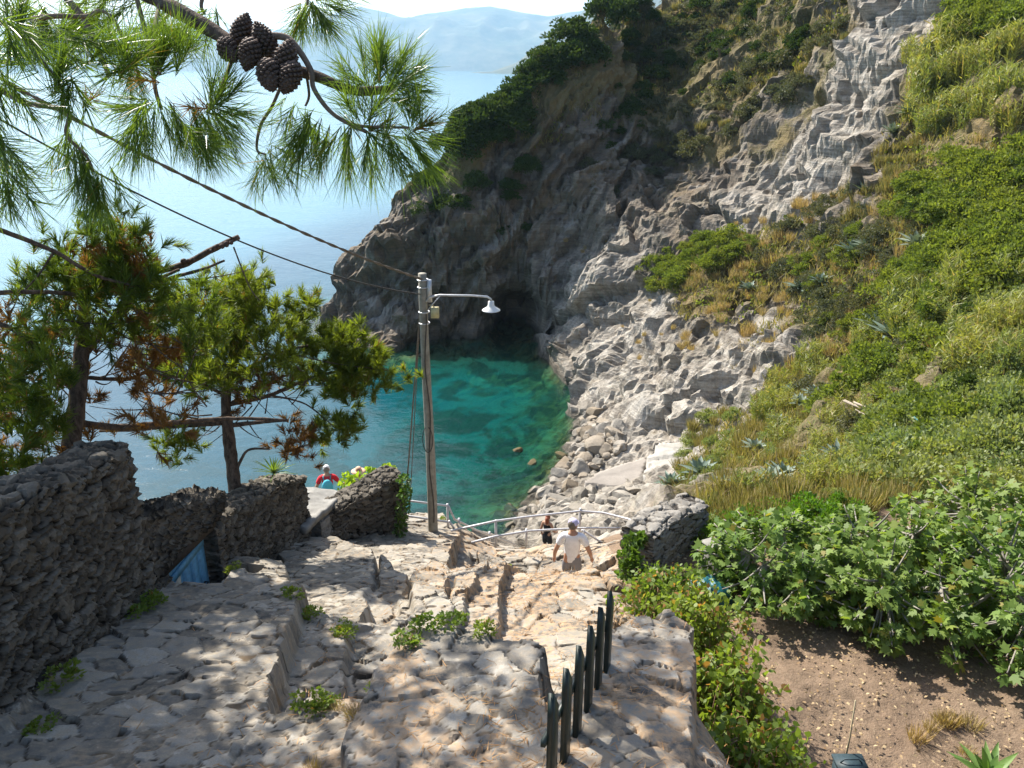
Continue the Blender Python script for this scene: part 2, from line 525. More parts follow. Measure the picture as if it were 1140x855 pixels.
BEACH = [(5.2, 34.8, 3.4), (7.6, 35.2, 2.6), (6, 37.5, 2.), (2.8, 30, 3.4), (3.4, 26.5, 3.2), (3.7, 39.5, 2.8), (2.0, 35.8, 2.8), (4.5, 43.5, 2.), (.8, 29, 3), (2, 22, 2.6), (1.8, 18.5, 2.2)]
def rock_disp(p, nrm, veg, under):
    """fractured, bedded rock: displacement along the normal"""
    rot = Matrix.Rotation(R(32), 3, 'Y') @ Matrix.Rotation(R(-18), 3, 'X')
    q = p @ np.array(rot).T
    qa = (q + .9 * np.stack([fbm(p * .25, 3, 5), fbm(p * .25, 3, 9), fbm(p * .25, 3, 21)], -1)) * np.array([.55, .55, 1.7])
    f1, f2, i1, s1 = worley(qa * .42, 3, 3, True)
    g1, g2, i2, s2 = worley(qa * 1.15, 8, 3, True)
    h1, h2, i3, s3 = worley(qa * 2.9, 15, 3, True)
    bed = vnoise(np.stack([qa[:, 2] * .9, qa[:, 0] * .10, qa[:, 1] * .10], -1), 61)
    bed2 = vnoise(np.stack([qa[:, 2] * 3.2, qa[:, 0] * .25, qa[:, 1] * .25], -1), 62)
    d = 1.7 * fbm(p * .10, 3, 2) + (i1 - .5) * .6 + s1 * .95 + (i2 - .5) * .24 + s2 * .36 + (i3 - .5) * .10 + s3 * .12
    d += .42 * np.sign(bed) * np.sqrt(np.abs(bed)) + .13 * bed2 + .12 * fbm(p * .9, 5, 33, .6) - .25 * np.exp(-(f2 - f1) / .03) - .10 * np.exp(-(g2 - g1) / .04)
    i1 = i1 * .4 + i2 * .6
    amp = 1 - .72 * sstep(.35, .9, veg)
    amp = amp * (1 - .5 * under)
    return d * amp, i1, i2

def build_slope():
    st = .17
    xs = np.concatenate([np.arange(-45, -26, .8), np.arange(-26, 32, st), np.arange(32, 62, .8)])
    ys = np.concatenate([np.arange(-6, 12, .5), np.arange(12, 92, st), np.arange(92, 122, .8)])
    X, Y = np.meshgrid(xs, ys); nr, nc = X.shape
    X = X.ravel(); Y = Y.ravel()
    Z = T(X, Y)
    e = .15
    nx = -(T(X + e, Y) - T(X - e, Y)) / (2 * e); ny = -(T(X, Y + e) - T(X, Y - e)) / (2 * e)
    N = np.stack([nx, ny, np.ones_like(nx)], -1); N /= np.linalg.norm(N, axis=1)[:, None]
    p = np.stack([X, Y, Z], -1)
    veg = vegf(X, Y)
    veg = np.clip(veg + .28 * fbm(p * .5, 4, 31) * (1 - np.abs(veg * 2 - 1) * .6), 0, 1)
    veg = np.where((X < -2) & (Y < 26), .7, veg)
    under = sstep(.2, -.6, Z)
    d, i1, i2 = rock_disp(p, N, veg, under)
    bm_ = np.zeros(len(X))
    for (bx, by, br) in BEACH: bm_ = np.maximum(bm_, sstep(1.35, .75, np.sqrt((X - bx) ** 2 + (Y - by) ** 2) / br))
    veg = veg * (1 - .9 * bm_)
    k1, k2, ki = worley(p * np.array([1.5, 1.5, 1.5]), 44); m1, m2, mi = worley(p * 3.1, 45)
    d = d * (1 - .85 * bm_) + bm_ * ((ki - .45) * .34 + (mi - .5) * .16 - .12 * np.exp(-(k2 - k1) / .08) - .08)
    nearw = sstep(0, 6, np.sqrt((X - 0) ** 2 + (Y - 9) ** 2) - 8)        # calm close to the stairs
    d = d * (.25 + .75 * nearw)
    d = np.where(X * 0 + Z > 0, d, d * .8)
    p = p + N * d[:, None]
    for cu, cv, rx, rz, dp in [(577, 372, 1.7, 2.6, 4.5), (552, 376, 1.2, 1.5, 2.5), (606, 398, 1.0, 1.3, 1.6)]:
        c = Pz(cu, cv, .4); wv = np.exp(-((p[:, 0] - c[0]) / rx) ** 4 - ((p[:, 2] - .2) / rz) ** 4) * (np.abs(p[:, 1] - c[1]) < 5)
        p[:, 1] += dp * wv
    for b in (NEAR, GARD):
        s = sstep(0.02, .35, inside(X, Y, b))
        p[:, 2] -= s * 1.1
    pale = np.zeros(len(X))
    for c, r in zip(PX_, PR_):
        pale = np.maximum(pale, np.exp(-((X - c[0]) ** 2 + (Y - c[1]) ** 2) / (r * r * 1.8)))
    dry = fbm(p * .35, 3, 77) * .5 + .5
    me = np_mesh('hillside', p, grid_faces(nr, nc), M_SLOPE, True,
                 {'veg': ('POINT', veg), 'rid': ('POINT', i1 * .5 + i2 * .5), 'pale': ('POINT', pale), 'dry': ('POINT', dry)})
    me.polygons.foreach_set('use_smooth', np.zeros(len(me.polygons), bool))
    return tag(link('hillside', me), kind='structure')

def mslope():
    g = G('rock_and_soil')
    p = g.pos()
    veg = g.attr('veg'); rid = g.attr('rid'); pale = g.attr('pale'); dry = g.attr('dry')
    big = g.noise(.35, 6, p); mid = g.noise(1.6, 7, p, .62); fin = g.noise(9, 6, p, .7)
    st = g.noise(1.3, 6, g.pos((.35, .35, 5.), (R(18), R(-32), 0)), .65, .6)
    c = g.mix(g.rng(big, .38, .62), (.115, .096, .076), (.215, .16, .105))
    c = g.mix(g.rng(rid, .25, .85), c, g.mix(.7, c, (.33, .285, .225)))
    c = g.mix(g.rng(st, .42, .62), g.mix(.45, c, (.06, .055, .05)), c)
    c = g.mix(g.rng(mid, .52, .68, 0, .6), c, (.28, .20, .12))
    c = g.mix(g.math('MULTIPLY', g.rng(fin, .50, .62), g.rng(g.noise(.5, 4, p), .48, .6)), c, (.085, .085, .035))
    pl = g.math('MULTIPLY', pale, g.rng(mid, .25, .55))
    c = g.mix(g.math('MULTIPLY', pl, .85), c, g.mix(g.rng(st, .35, .6), (.30, .265, .22), (.58, .54, .47)))
    c = g.mix(g.math('MULTIPLY', g.rng(g.noise(.55, 5, g.pos((1, 1, .35)), .6), .56, .66), .5), c, (.42, .40, .37))
    soil = g.mix(g.rng(mid, .35, .65), (.17, .125, .06), (.27, .20, .10))
    soil = g.mix(g.rng(fin, .4, .6), soil, g.mix(dry, (.05, .075, .02), (.22, .16, .07)))
    c = g.mix(g.rng(g.math('ADD', veg, g.math('MULTIPLY', g.math('SUBTRACT', fin, .5), .9)), .35, .6), c, soil)
    c = g.mix(g.rng(fin, .3, .7, .45, 0), c, (.05, .045, .04))
    z = g.n('ShaderNodeSeparateXYZ'); g.l(p, z.inputs[0])
    zz = g.math('ADD', z.outputs[2], g.math('MULTIPLY', g.math('SUBTRACT', mid, .5), .8))
    c = g.mix(g.rng(zz, .55, .2, 0, .72), c, (.055, .05, .038))           # wet band at the waterline
    bed = g.mix(g.rng(g.noise(.55, 6, p, .62), .44, .56), (.17, .19, .11), (.04, .045, .018))
    bed = g.mix(g.rng(mid, .5, .62), bed, (.16, .12, .045))
    c = g.mix(g.rng(z.outputs[2], .0, -.25), c, bed)
    h = g.math('ADD', g.math('MULTIPLY', mid, 1.), g.math('ADD', g.math('MULTIPLY', fin, .35), g.math('MULTIPLY', st, .6)))
    return g.done(g.bsdf(c, .9, g.bump(h, .8, .22), .15))
M_SLOPE = mslope()
slope = build_slope()

# ------------------------------------------------------------------ stairs
STEPS = [  # outline as seen, lift over the mean slope, share of the slope the tread keeps
    ([(-60, 800), (0, 790), (150, 645), (205, 640), (262, 662), (337, 682), (312, 735), (290, 770), (245, 815), (200, 860), (150, 930), (-60, 930)], .02, .8),
    ([(337, 684), (366, 688), (392, 708), (361, 772), (300, 780), (314, 735)], -.22, .5),
    ([(300, 781), (361, 773), (395, 776), (410, 792), (388, 860), (370, 920), (150, 935), (203, 860), (247, 815)], -.08, .6),
    ([(300, 600), (350, 600), (420, 622), (410, 655), (396, 690), (368, 686), (331, 679)], .08, .7),
    ([(423, 629), (456, 638), (442, 676), (436, 690), (402, 688)], -.08, .5),
    ([(395, 695), (440, 692), (458, 700), (446, 745), (430, 765), (398, 775), (364, 772)], -.36, .5),
    ([(440, 570), (500, 580), (515, 601), (486, 640), (470, 648), (440, 640), (424, 626)], .10, .8),
    ([(459, 650), (486, 642), (500, 650), (505, 680), (488, 724), (470, 748), (447, 748), (462, 712)], .06, .6),
    ([(505, 650), (531, 648), (545, 636), (530, 655), (514, 680), (491, 728), (520, 752), (470, 752), (488, 726), (505, 690)], .0, .6),
    ([(531, 646), (566, 633), (556, 668), (544, 704), (521, 753), (494, 728), (516, 680)], -.07, .7),
    ([(566, 633), (600, 622), (690, 620), (720, 650), (700, 690), (690, 730), (640, 790), (580, 790), (522, 756), (546, 704)], -.17, .95),
    ([(370, 900), (386, 835), (410, 793), (455, 760), (517, 769), (611, 785), (606, 850), (590, 960), (370, 960)], .24, .35),
    ([(605, 835), (655, 778), (690, 758), (735, 758), (764, 768), (772, 800), (765, 860), (740, 960), (585, 960)], .30, .45),
]
_sm = (np.abs(A[:, 0] + 1) < 3.3) & (A[:, 1] > 4) & (A[:, 1] < 15.1) & (A[:, 2] > H - 9.25) & (A[:, 0] < 1.75)
_pl = np.linalg.lstsq(np.column_stack([A[_sm, 0], A[_sm, 1], np.ones(_sm.sum())]), A[_sm, 2], rcond=None)[0]
def onplane(u, v):
    r = ray(u, v)
    t = (_pl[2] - H) / (r[:, 2] - _pl[0] * r[:, 0] - _pl[1] * r[:, 1])
    q = r * t[:, None]; q[:, 2] += H
    return q
def build_stairs():
    st = .024
    xs = np.arange(NEAR[0], NEAR[1], st); ys = np.arange(NEAR[2], NEAR[3], st)
    X, Y = np.meshgrid(xs, ys); nr, nc = X.shape; X = X.ravel(); Y = Y.ravel()
    base = T(X, Y); Z = base.copy()
    q3 = np.stack([X, Y, X * 0], -1)
    wx = X + .07 * fbm(q3 * 1.6, 2, 3) ; wy = Y + .07 * fbm(q3 * 1.6, 2, 4)
    own = np.zeros(len(X), int)
    for k, (poly, lift, keep) in enumerate(STEPS):
        pp = onplane([a[0] for a in poly], [a[1] for a in poly])
        pp[:, 1] = np.clip(pp[:, 1], 2, 16.5); pp[:, 0] = np.clip(pp[:, 0], -4.6, 2.4)
        g = np.linspace(0, 1, 8)
        c = pp[:, :2].mean(0)
        S = np.concatenate([c + (pp[:, :2] - c) * s for s in (.3, .6, .9)])
        zt = TL(S[:, 0], S[:, 1])
        M = np.column_stack([S[:, 0] - c[0], S[:, 1] - c[1], np.ones(len(S))])
        a, b, z0 = np.linalg.lstsq(M, zt, rcond=None)[0]
        m = inpoly(wx, wy, pp[:, :2])
        if keep > .9:
            zz = base + lift
        else:
            zz = z0 + lift + keep * (a * (X - c[0]) + b * (Y - c[1]))
        Z = np.where(m, zz, Z); own = np.where(m, k + 1, own)
    # the stairs carry on below the crest, out of sight
    fl = (own == 0) & (Y > 12.1) & (Y < 14.1) & (X > -1.2) & (X < 1.7)
    Z = np.where(fl, np.floor(base / .17) * .17 + .1, Z)
    pit = ((X < -3.5) & (Y > 8.12) & (Y < 9.65)) | ((X < -3.25) & (Y > 12.95) & (Y < 13.75))
    Z = np.where(pit, base - .95, Z)
    Z = Z.reshape(nr, nc)
    for _ in range(1):
        Zp = np.pad(Z, 1, mode='edge'); Z = (Zp[:-2, 1:-1] + Zp[2:, 1:-1] + Zp[1:-1, :-2] + Zp[1:-1, 2:] + 2 * Zp[1:-1, 1:-1]) / 6
    Z = Z.ravel()
    # flagstones
    sc = np.array([3.0, 4.0])
    wq = np.stack([X + .06 * fbm(q3 * 2.2, 3, 40), Y + .06 * fbm(q3 * 2.2, 3, 41), X * 0], -1)
    f1, f2, rid, tl1 = worley(np.stack([wq[:, 0] * sc[0], wq[:, 1] * sc[1], X * 0 + .5 + own * 0], -1), 50, 2, True)
    g1, g2, rid2, tl2 = worley(np.stack([wq[:, 0] * 6.5, wq[:, 1] * 8, X * 0 + .5], -1), 60, 2, True)
    small = sstep(-.12, -.35, fbm(q3 * .9, 3, 90))
    jt = sstep(.015, .10, f2 - f1) * (1 - small) + sstep(.02, .14, g2 - g1) * small
    rr = rid * (1 - small) + rid2 * small
    jt = np.clip(jt * 1.6, 0, 1)
    dz = (jt - 1) * (.018 - .008 * small) + (rr - .5) * (.026 - .014 * small) + fbm(q3 * 1.2, 2, 70) * .014 + fbm(q3 * 9, 4, 71, .6) * .007
    slopey = np.where(own == 0, 1.4, 1.)
    tilt = tl1 * .045 * (1 - small) + tl2 * .02 * small
    Z = Z + dz * slopey + tilt
    # loose, lumpy stones along the right edge
    edge = sstep(1.0, 1.7, X) * sstep(5.8, 6.6, Y) * sstep(12.4, 11.6, Y)
    h1, h2, hid = worley(np.stack([X * 2.2, Y * 2.0, X * 0 + .5], -1), 77, 2)
    Z = Z + edge * ((hid - .3) * .22 + .04 * (1 - h1) - .1 * np.exp(-(h2 - h1) / .1))
    jt = np.where(edge > .3, np.minimum(jt, sstep(.02, .2, h2 - h1)), jt)
    V = np.stack([X + .012 * fbm(np.stack([X, Y, Z], -1) * 6, 2, 8), Y + .012 * fbm(np.stack([X, Y, Z], -1) * 6, 2, 9), Z], -1)
    lit = sstep(-.2, .35, fbm(q3 * .8, 4, 15)) * sstep(-2.2, -.4, X)
    lowr = sstep(.0, .5, X) * .4
    me = np_mesh('stone_steps', V, grid_faces(nr, nc), M_PAVE, True,
                 {'rid': ('POINT', rr), 'joint': ('POINT', jt), 'litter': ('POINT', np.clip(lit + lowr, 0, 1))})
    me.set_sharp_from_angle(angle=R(32))
    return tag(link('stone_steps', me), kind='structure'), (xs, ys, Z.reshape(nr, nc))

def mpave():
    g = G('stone_paving')
    p = g.pos(); rid = g.attr('rid'); jt = g.attr('joint'); li = g.attr('litter')
    n1 = g.noise(2.0, 5, p); n2 = g.noise(12, 7, p, .65); n3 = g.noise(70, 4, p, .7)
    c = g.ramp(rid, [(0., (.075, .074, .072)), (.3, (.155, .15, .138)), (.55, (.24, .228, .205)), (.85, (.37, .35, .31)), (1., (.12, .108, .09))])
    c = g.mix(g.rng(n2, .38, .7, 0, .8), c, (.36, .29, .20))
    c = g.mix(g.rng(n3, .35, .75, 0, .45), c, (.13, .115, .10))
    c = g.mix(g.math('MULTIPLY', g.rng(g.noise(6, 6, p, .7), .58, .7), .55), c, (.46, .45, .42))
    c = g.mix(g.rng(g.noise(4.3, 6, p, .7), .57, .72, 0, .6), c, (.10, .095, .085))
    c = g.mix(g.rng(jt, .15, .8), g.mix(g.rng(n1, .4, .6), (.055, .047, .038), (.17, .125, .08)), c)
    f = g.math('MULTIPLY', g.rng(g.math('ADD', g.math('MULTIPLY', n1, .75), g.math('MULTIPLY', li, .28)), .44, .60), g.rng(n2, .40, .60))
    c = g.mix(g.math('MULTIPLY', f, .85), c, g.mix(g.rng(n3, .3, .7), (.33, .215, .125), (.42, .30, .19)))
    h = g.math('ADD', g.math('MULTIPLY', n2, .6), g.math('MULTIPLY', n3, .22))
    return g.done(g.bsdf(c, .9, g.bump(h, .5, .018), .2))
M_PAVE = mpave()
steps, SG = build_stairs()
def SZ(x, y):                       # height of the built stairs
    i = int(np.clip(round((x - SG[0][0]) / .024), 0, len(SG[0]) - 1)); j = int(np.clip(round((y - SG[1][0]) / .024), 0, len(SG[1]) - 1))
    return float(SG[2][j, i])

# ------------------------------------------------------------------ garden soil
def msoil():
    g = G('garden_earth')
    p = g.pos(); n1 = g.noise(1.1, 5, p); n2 = g.noise(9, 7, p, .7); n3 = g.noise(45, 5, p, .7)
    c = g.mix(g.rng(n1, .35, .65), (.20, .140, .098), (.27, .195, .135))
    c = g.mix(g.rng(n2, .35, .65, 0, .7), c, (.145, .105, .072))
    c = g.mix(g.rng(n3, .58, .68, 0, .75), c, (.40, .32, .22))
    c = g.mix(g.rng(n3, .42, .30, 0, .6), c, (.09, .065, .045))
    return g.done(g.bsdf(c, .95, g.bump(g.math('ADD', n2, g.math('MULTIPLY', n3, .5)), .9, .05), .1))
def build_soil():
    st = .045
    xs = np.arange(GARD[0], GARD[1], st); ys = np.arange(GARD[2], GARD[3], st)
    X, Y = np.meshgrid(xs, ys); nr, nc = X.shape; X = X.ravel(); Y = Y.ravel()
    q = np.stack([X, Y, X * 0], -1)
    Z = T(X, Y) + fbm(q * 1.3, 4, 3) * .05 + ridged(q * 7, 3, 9) * .013 + .015 * np.sin(X * 6 + fbm(q, 2, 1) * 2)
    me = np_mesh('garden_soil', np.stack([X, Y, Z], -1), grid_faces(nr, nc), msoil(), True)
    return tag(link('garden_soil', me), kind='structure')
soil = build_soil()

# ------------------------------------------------------------------ sea
def msea():
    g = G('sea_water')
    dep = g.attr('depth')
    p = g.pos()
    w1 = g.noise(.9, 4, g.pos((1, 1.7, 1)), .6, .8); w2 = g.noise(.16, 3, p, .55, .5); w3 = g.noise(3.4, 3, g.pos((1, 1.6, 1)), .6, .6)
    h = g.math('ADD', g.math('MULTIPLY', w1, .5), g.math('ADD', g.math('MULTIPLY', w2, 1.6), g.math('MULTIPLY', w3, .16)))
    nrm = g.bump(h, .55, .13)
    weed = g.noise(.30, 6, p, .65, .4)
    body = g.ramp(g.rng(dep, 0, 14), [(0., (.02, .13, .09)), (.16, (.004, .095, .085)), (.36, (.002, .056, .078)), (.8, (.004, .055, .095)), (1., (.035, .15, .20))])  # deepest stop lightened, bright offshore glare put into the body colour
    body = g.mix(g.math('MULTIPLY', g.rng(weed, .46, .54), g.rng(dep, 8, 3, 0, .85)), body, (.004, .034, .03))
    b = g.bsdf(body, .13, nrm, .5); b.node.inputs['IOR'].default_value = 1.42
    t = g.n('ShaderNodeBsdfTransparent')
    tc = g.ramp(g.rng(dep, 0, 4), [(0., (.9, .97, .93)), (.3, (.42, .85, .66)), (1., (.10, .62, .52))])
    g.l(tc, t.inputs[0])
    fr = g.n('ShaderNodeFresnel'); fr.inputs[0].default_value = 1.33; g.l(nrm, fr.inputs[1])
    gl = g.n('ShaderNodeBsdfGlossy'); gl.inputs['Roughness'].default_value = .13; g.l(nrm, gl.inputs['Normal'])
    clear = g.n('ShaderNodeMixShader'); g.l(fr.outputs[0], clear.inputs[0]); g.l(t.outputs[0], clear.inputs[1]); g.l(gl.outputs[0], clear.inputs[2])
    mx = g.n('ShaderNodeMixShader')
    k = g.ramp(g.rng(dep, 0, 4.5), [(0., (.01,) * 3), (.25, (.28,) * 3), (.6, (.66,) * 3), (1., (.95,) * 3)])
    g.l(k, mx.inputs[0]); g.l(clear.outputs[0], mx.inputs[1]); g.l(b, mx.inputs[2])
    return g.done(mx.outputs[0])
def build_sea():
    xs = np.concatenate([-np.geomspace(26000, 62, 24), np.arange(-60, 14, .6), np.geomspace(14.5, 24000, 22)])
    ys = np.concatenate([[-400, -100, -20, 0], np.arange(8, 112, .6), np.geomspace(114, 26000, 30)])
    X, Y = np.meshgrid(xs, ys); nr, nc = X.shape; X = X.ravel(); Y = Y.ravel()
    inr = (X > -44) & (X < 60) & (Y > 1) & (Y < 120)
    dep = np.where(inr, np.clip(-TL(X, Y), 0, 40), 14.)
    e = sstep(-24, -44, X); dep = dep * (1 - e) + 14 * e
    me = np_mesh('sea', np.stack([X, Y, X * 0], -1), grid_faces(nr, nc), msea(), True, {'depth': ('POINT', dep)})
    return tag(link('sea', me), kind='structure')
sea = build_sea()

# ------------------------------------------------------------------ the far coast
def far_range(name, prof, depth, back, seed, amp):
    """prof: (pixel u, pixel v of the crest); a mountain side rising from the sea at 'depth' metres"""
    us = np.linspace(prof[0][0], prof[-1][0], 260)
    vs = np.interp(us, [a[0] for a in prof], [a[1] for a in prof])
    nr = 40; rows = []
    top = P(us, vs, np.full(260, depth + back))
    for k in range(nr):
        t = k / (nr - 1)
        foot = top.copy(); s = (depth) / (depth + back)
        foot[:, 0] *= s; foot[:, 1] *= s; foot[:, 2] = -8
        q = foot * (1 - t) + top * t
        q[:, 2] = -8 + (top[:, 2] + 8) * (t ** .85)
        nse = ridged(np.stack([q[:, 0] / (back * .5), q[:, 1] / (back * .5), q[:, 2] * 0 + 1], -1), 5, seed)
        nse2 = ridged(np.stack([q[:, 0] / (back * .13), q[:, 1] / (back * .16), q[:, 2] * 0 + 1], -1), 4, seed + 3)
        lowa = np.clip((top[:, 2] + 4) / (amp * 3), 0, 1)
        nse = nse * lowa; nse2 = nse2 * lowa
        q[:, 2] += amp * nse * math.sin(math.pi * t) + amp * .12 * nse2 * min(1, t * 3) * (1 if t < 1 else .35)
        rows.append(q)
    for k, (dz, dy) in enumerate([(.82, .25), (.5, .7), (-.05, 1.4)]):
        q = top.copy(); q[:, 1] += back * dy; q[:, 2] = top[:, 2] * dz; rows.append(q)
    g = G(name + '_forest')
    p = g.pos()
    n1 = g.noise(.004, 6, p, .6); n2 = g.noise(.02, 6, p, .65)
    c = g.mix(g.rng(n1, .4, .6), (.045, .06, .03), (.11, .105, .06)); c = g.mix(g.rng(n2, .5, .65, 0, .25), c, (.2, .17, .12))
    m = g.done(g.bsdf(c, .95, g.bump(n2, .4, 8.), .1))
    me = np_mesh(name, np.concatenate(rows), grid_faces(len(rows), 260), m, True)
    return tag(link(name, me), kind='structure')
far_range('far_hills', [(-220, 70), (-60, 62), (60, 40), (180, 34), (270, 36), (340, 32), (375, 14), (402, 8), (425, 13), (450, 21), (480, 15), (515, 10), (545, 7),
                        (575, 13), (610, 19), (660, 10), (760, -20), (900, -40)], 4600, 1300, 3, 60)
far_range('far_headland', [(520, 81), (548, 79.5), (575, 70), (600, 52), (620, 36), (640, 22), (660, 4), (690, -24), (740, -60), (850, -110)], 2500, 700, 9, 30)
# ================================================================== WALLS
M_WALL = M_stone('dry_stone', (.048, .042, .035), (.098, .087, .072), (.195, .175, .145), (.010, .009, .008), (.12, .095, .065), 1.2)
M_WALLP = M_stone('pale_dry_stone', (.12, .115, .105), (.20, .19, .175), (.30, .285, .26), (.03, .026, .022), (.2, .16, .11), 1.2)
M_LINT = M_plain('weathered_slab', (.22, .212, .195), .9, .2, .3, 6, .4)

def wall_mesh(name, line, top, bot, thick, m, parent=None, st=.022, freq=(5., 5., 14.), amp=.034, rough_top=.05):
    """line: xy points of the visible face; the wall's thickness lies to the left of the walking direction"""
    line = np.asarray(line, float); seg = np.linalg.norm(np.diff(line, axis=0), axis=1); s = np.concatenate([[0], np.cumsum(seg)])
    n = max(3, int(s[-1] / st)); ss = np.linspace(0, s[-1], n)
    x = np.interp(ss, s, line[:, 0]); y = np.interp(ss, s, line[:, 1])
    tp = np.interp(ss, s, top) + H; bt = np.interp(ss, s, bot) + H
    dx, dy = np.gradient(x), np.gradient(y); L = np.hypot(dx, dy); nx, ny = -dy / L, dx / L
    tp = tp + rough_top * fbm(np.stack([x * 1.9, y * 1.9, x * 0], -1), 3, 12)
    hh = float((tp - bt).mean()); nv = max(4, int(hh / st)); nt = max(3, int(thick / st))
    # cross section: up the face, over the top, down the back
    prof = [(0., k / nv) for k in range(nv)] + [(k / nt, 1.) for k in range(nt)] + [(1., 1 - k / nv) for k in range(nv)] + [(1 - k / nt, 0.) for k in range(nt)]
    prof = np.array(prof); m_ = len(prof)
    rings = []
    ext = [0., .3, .6, .85]
    for sq in ext: rings.append((0, sq))
    for i in range(n): rings.append((i, 1.))
    for sq in ext[::-1]: rings.append((n - 1, sq))
    V = []
    for i, sq in rings:
        a = .5 + (prof[:, 0] - .5) * sq
        zz = bt[i] + (tp[i] - bt[i]) * prof[:, 1]
        round_ = .05 * (1 - np.minimum(1, np.minimum(prof[:, 0], 1 - prof[:, 0]) * thick / .1)) * (prof[:, 1] > .98)
        V.append(np.stack([x[i] + nx[i] * thick * a, y[i] + ny[i] * thick * a, zz - round_], -1))
    V = np.concatenate(V)
    F = grid_faces(len(rings), m_, True)
    me = np_mesh(name, V, F, m, True)
    bm = bmesh.new(); bm.from_mesh(me); bmesh.ops.recalc_face_normals(bm, faces=bm.faces); bm.to_mesh(me); bm.free()
    N = vnormals(me)
    w_ = V + .05 * np.stack([fbm(V * 2.5, 2, 3), fbm(V * 2.5, 2, 4), fbm(V * 2.5, 2, 5)], -1)
    f1, f2, rid, tl1 = worley(w_ * np.array(freq), 21, 3, True)
    g1, g2, rid2, tl2 = worley(w_ * np.array(freq) * 1.9, 27, 3, True)
    w_ = V
    jt = sstep(.03, .13, f2 - f1) * (.7 + .3 * sstep(.01, .08, g2 - g1))
    d = amp * 1.5 * (jt - .8) + (rid - .5) * amp * 1.0 + .5 * amp * (rid2 - .5) + amp * .9 * tl1 + amp * .3 * tl2 + .012 * fbm(V * 4, 3, 8)
    V = V + N * d[:, None]
    me.vertices.foreach_set('co', V.astype(np.float32).ravel())
    for k, val in (('rid', rid * .7 + rid2 * .3), ('joint', jt)):
        a = me.attributes.new(k, 'FLOAT', 'POINT'); a.data.foreach_set('value', val.astype(np.float32))
    me.update(); me.set_sharp_from_angle(angle=R(30))
    return link(name, me, parent)

M_DOOR = M_plain('blue_door_paint', (.12, .33, .52), .55, .35, .3, 14)
M_DOORD = M_plain('grey_blue_door_paint', (.17, .26, .34), .6, .3, .35, 12)
M_DARKW = M_plain('dark_old_wood', (.05, .04, .032), .85, .2, .4, 20)
def door_part(name, c, wid, hgt, parent, m, ajar=0.):
    """plank door in a wall that runs along y; c = hinge side foot"""
    b = MB(); n = 6; pw = wid / n
    for k in range(n):
        y = (k + .5) * pw
        b.box((0, y, hgt / 2), (.035, pw - .008, hgt), None, 0)
    for z in (hgt * .2, hgt * .8): b.box((.03, wid / 2, z), (.025, wid - .06, .11), None, 0)
    o = b.build(name, m, parent, False)
    o.location = c; o.rotation_euler = (0, 0, ajar)
    h = MB(); h.box((.045, wid * .86, hgt * .52), (.012, .03, .14)); h.tube([(.05, wid * .86, hgt * .55), (.1, wid * .86, hgt * .55), (.1, wid * .74, hgt * .55)], .009, 6)
    h.build('handle', M_plain('door_iron', (.05, .05, .05), .5, .5, metal=.6), o, False)
    return o

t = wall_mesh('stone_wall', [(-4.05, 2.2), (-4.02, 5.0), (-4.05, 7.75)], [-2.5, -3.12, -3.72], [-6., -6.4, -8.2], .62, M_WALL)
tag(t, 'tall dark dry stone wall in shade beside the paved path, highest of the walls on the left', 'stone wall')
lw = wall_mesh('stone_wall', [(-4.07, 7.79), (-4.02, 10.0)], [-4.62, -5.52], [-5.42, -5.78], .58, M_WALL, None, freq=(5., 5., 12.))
tag(lw, 'low stone wall over a sunken doorway with a bright blue plank door', 'stone wall')
j1 = wall_mesh('doorway_pier', [(-4.06, 7.78), (-4.05, 8.12)], [-5.5, -5.6], [-8.4, -8.4], .5, M_WALL, lw)
j2 = wall_mesh('doorway_pier', [(-4.03, 9.52), (-4.02, 9.74)], [-5.8, -5.85], [-9, -9], .5, M_WALL, lw)
bl = MB(); bl.box((-4.31, 8.83, H - 5.66), (.5, 1.62, .12), np.array(Matrix.Rotation(R(-11), 3, 'X')))
bl.build('lintel', M_DARKW, lw, False)
door_part('door', (-4.32, 8.16, H - 7.75), 1.32, 2.2, lw, M_DOOR, R(-4))
pb = MB(); pb.box((-4.27, 8.62, H - 6.35), (.02, .42, .5), np.array(Matrix.Rotation(R(14), 3, 'X')))
pb.build('notice_board', M_plain('pale_board', (.5, .45, .36), .7), lw, False)
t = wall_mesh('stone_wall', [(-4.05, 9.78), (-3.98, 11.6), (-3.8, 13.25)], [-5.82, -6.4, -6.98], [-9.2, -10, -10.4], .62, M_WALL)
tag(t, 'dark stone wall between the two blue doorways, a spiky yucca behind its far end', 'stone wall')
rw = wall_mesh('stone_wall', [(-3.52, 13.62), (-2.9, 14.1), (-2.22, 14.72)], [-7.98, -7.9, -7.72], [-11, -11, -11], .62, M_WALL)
tag(rw, 'short stone wall near the lamp post with a flat sunlit top and ivy on its end', 'stone wall')
wall_mesh('doorway_pier', [(-3.64, 13.36), (-3.5, 13.66)], [-8.02, -8.02], [-11, -11], .3, M_LINT, rw, amp=.015)
bl = MB()
n_ = 24; a_ = np.linspace(-1, 1, n_); X_, Y_ = np.meshgrid(a_, a_); X_ = X_.ravel(); Y_ = Y_.ravel(); q3_ = np.stack([X_ * 2, Y_ * 2, X_ * 0], -1)
Vt = np.stack([X_ * .58 * (1 + .05 * vnoise(q3_, 3)), Y_ * .88 * (1 + .05 * vnoise(q3_, 4)), .05 * fbm(q3_, 3, 5) + .06], -1); Vb = Vt.copy(); Vb[:, 2] -= .13
ed = [i for i in range(n_)] + [n_ * (j + 1) - 1 for j in range(1, n_)] + [n_ * n_ - 1 - i for i in range(1, n_)] + [n_ * (n_ - 1 - j) for j in range(1, n_ - 1)]
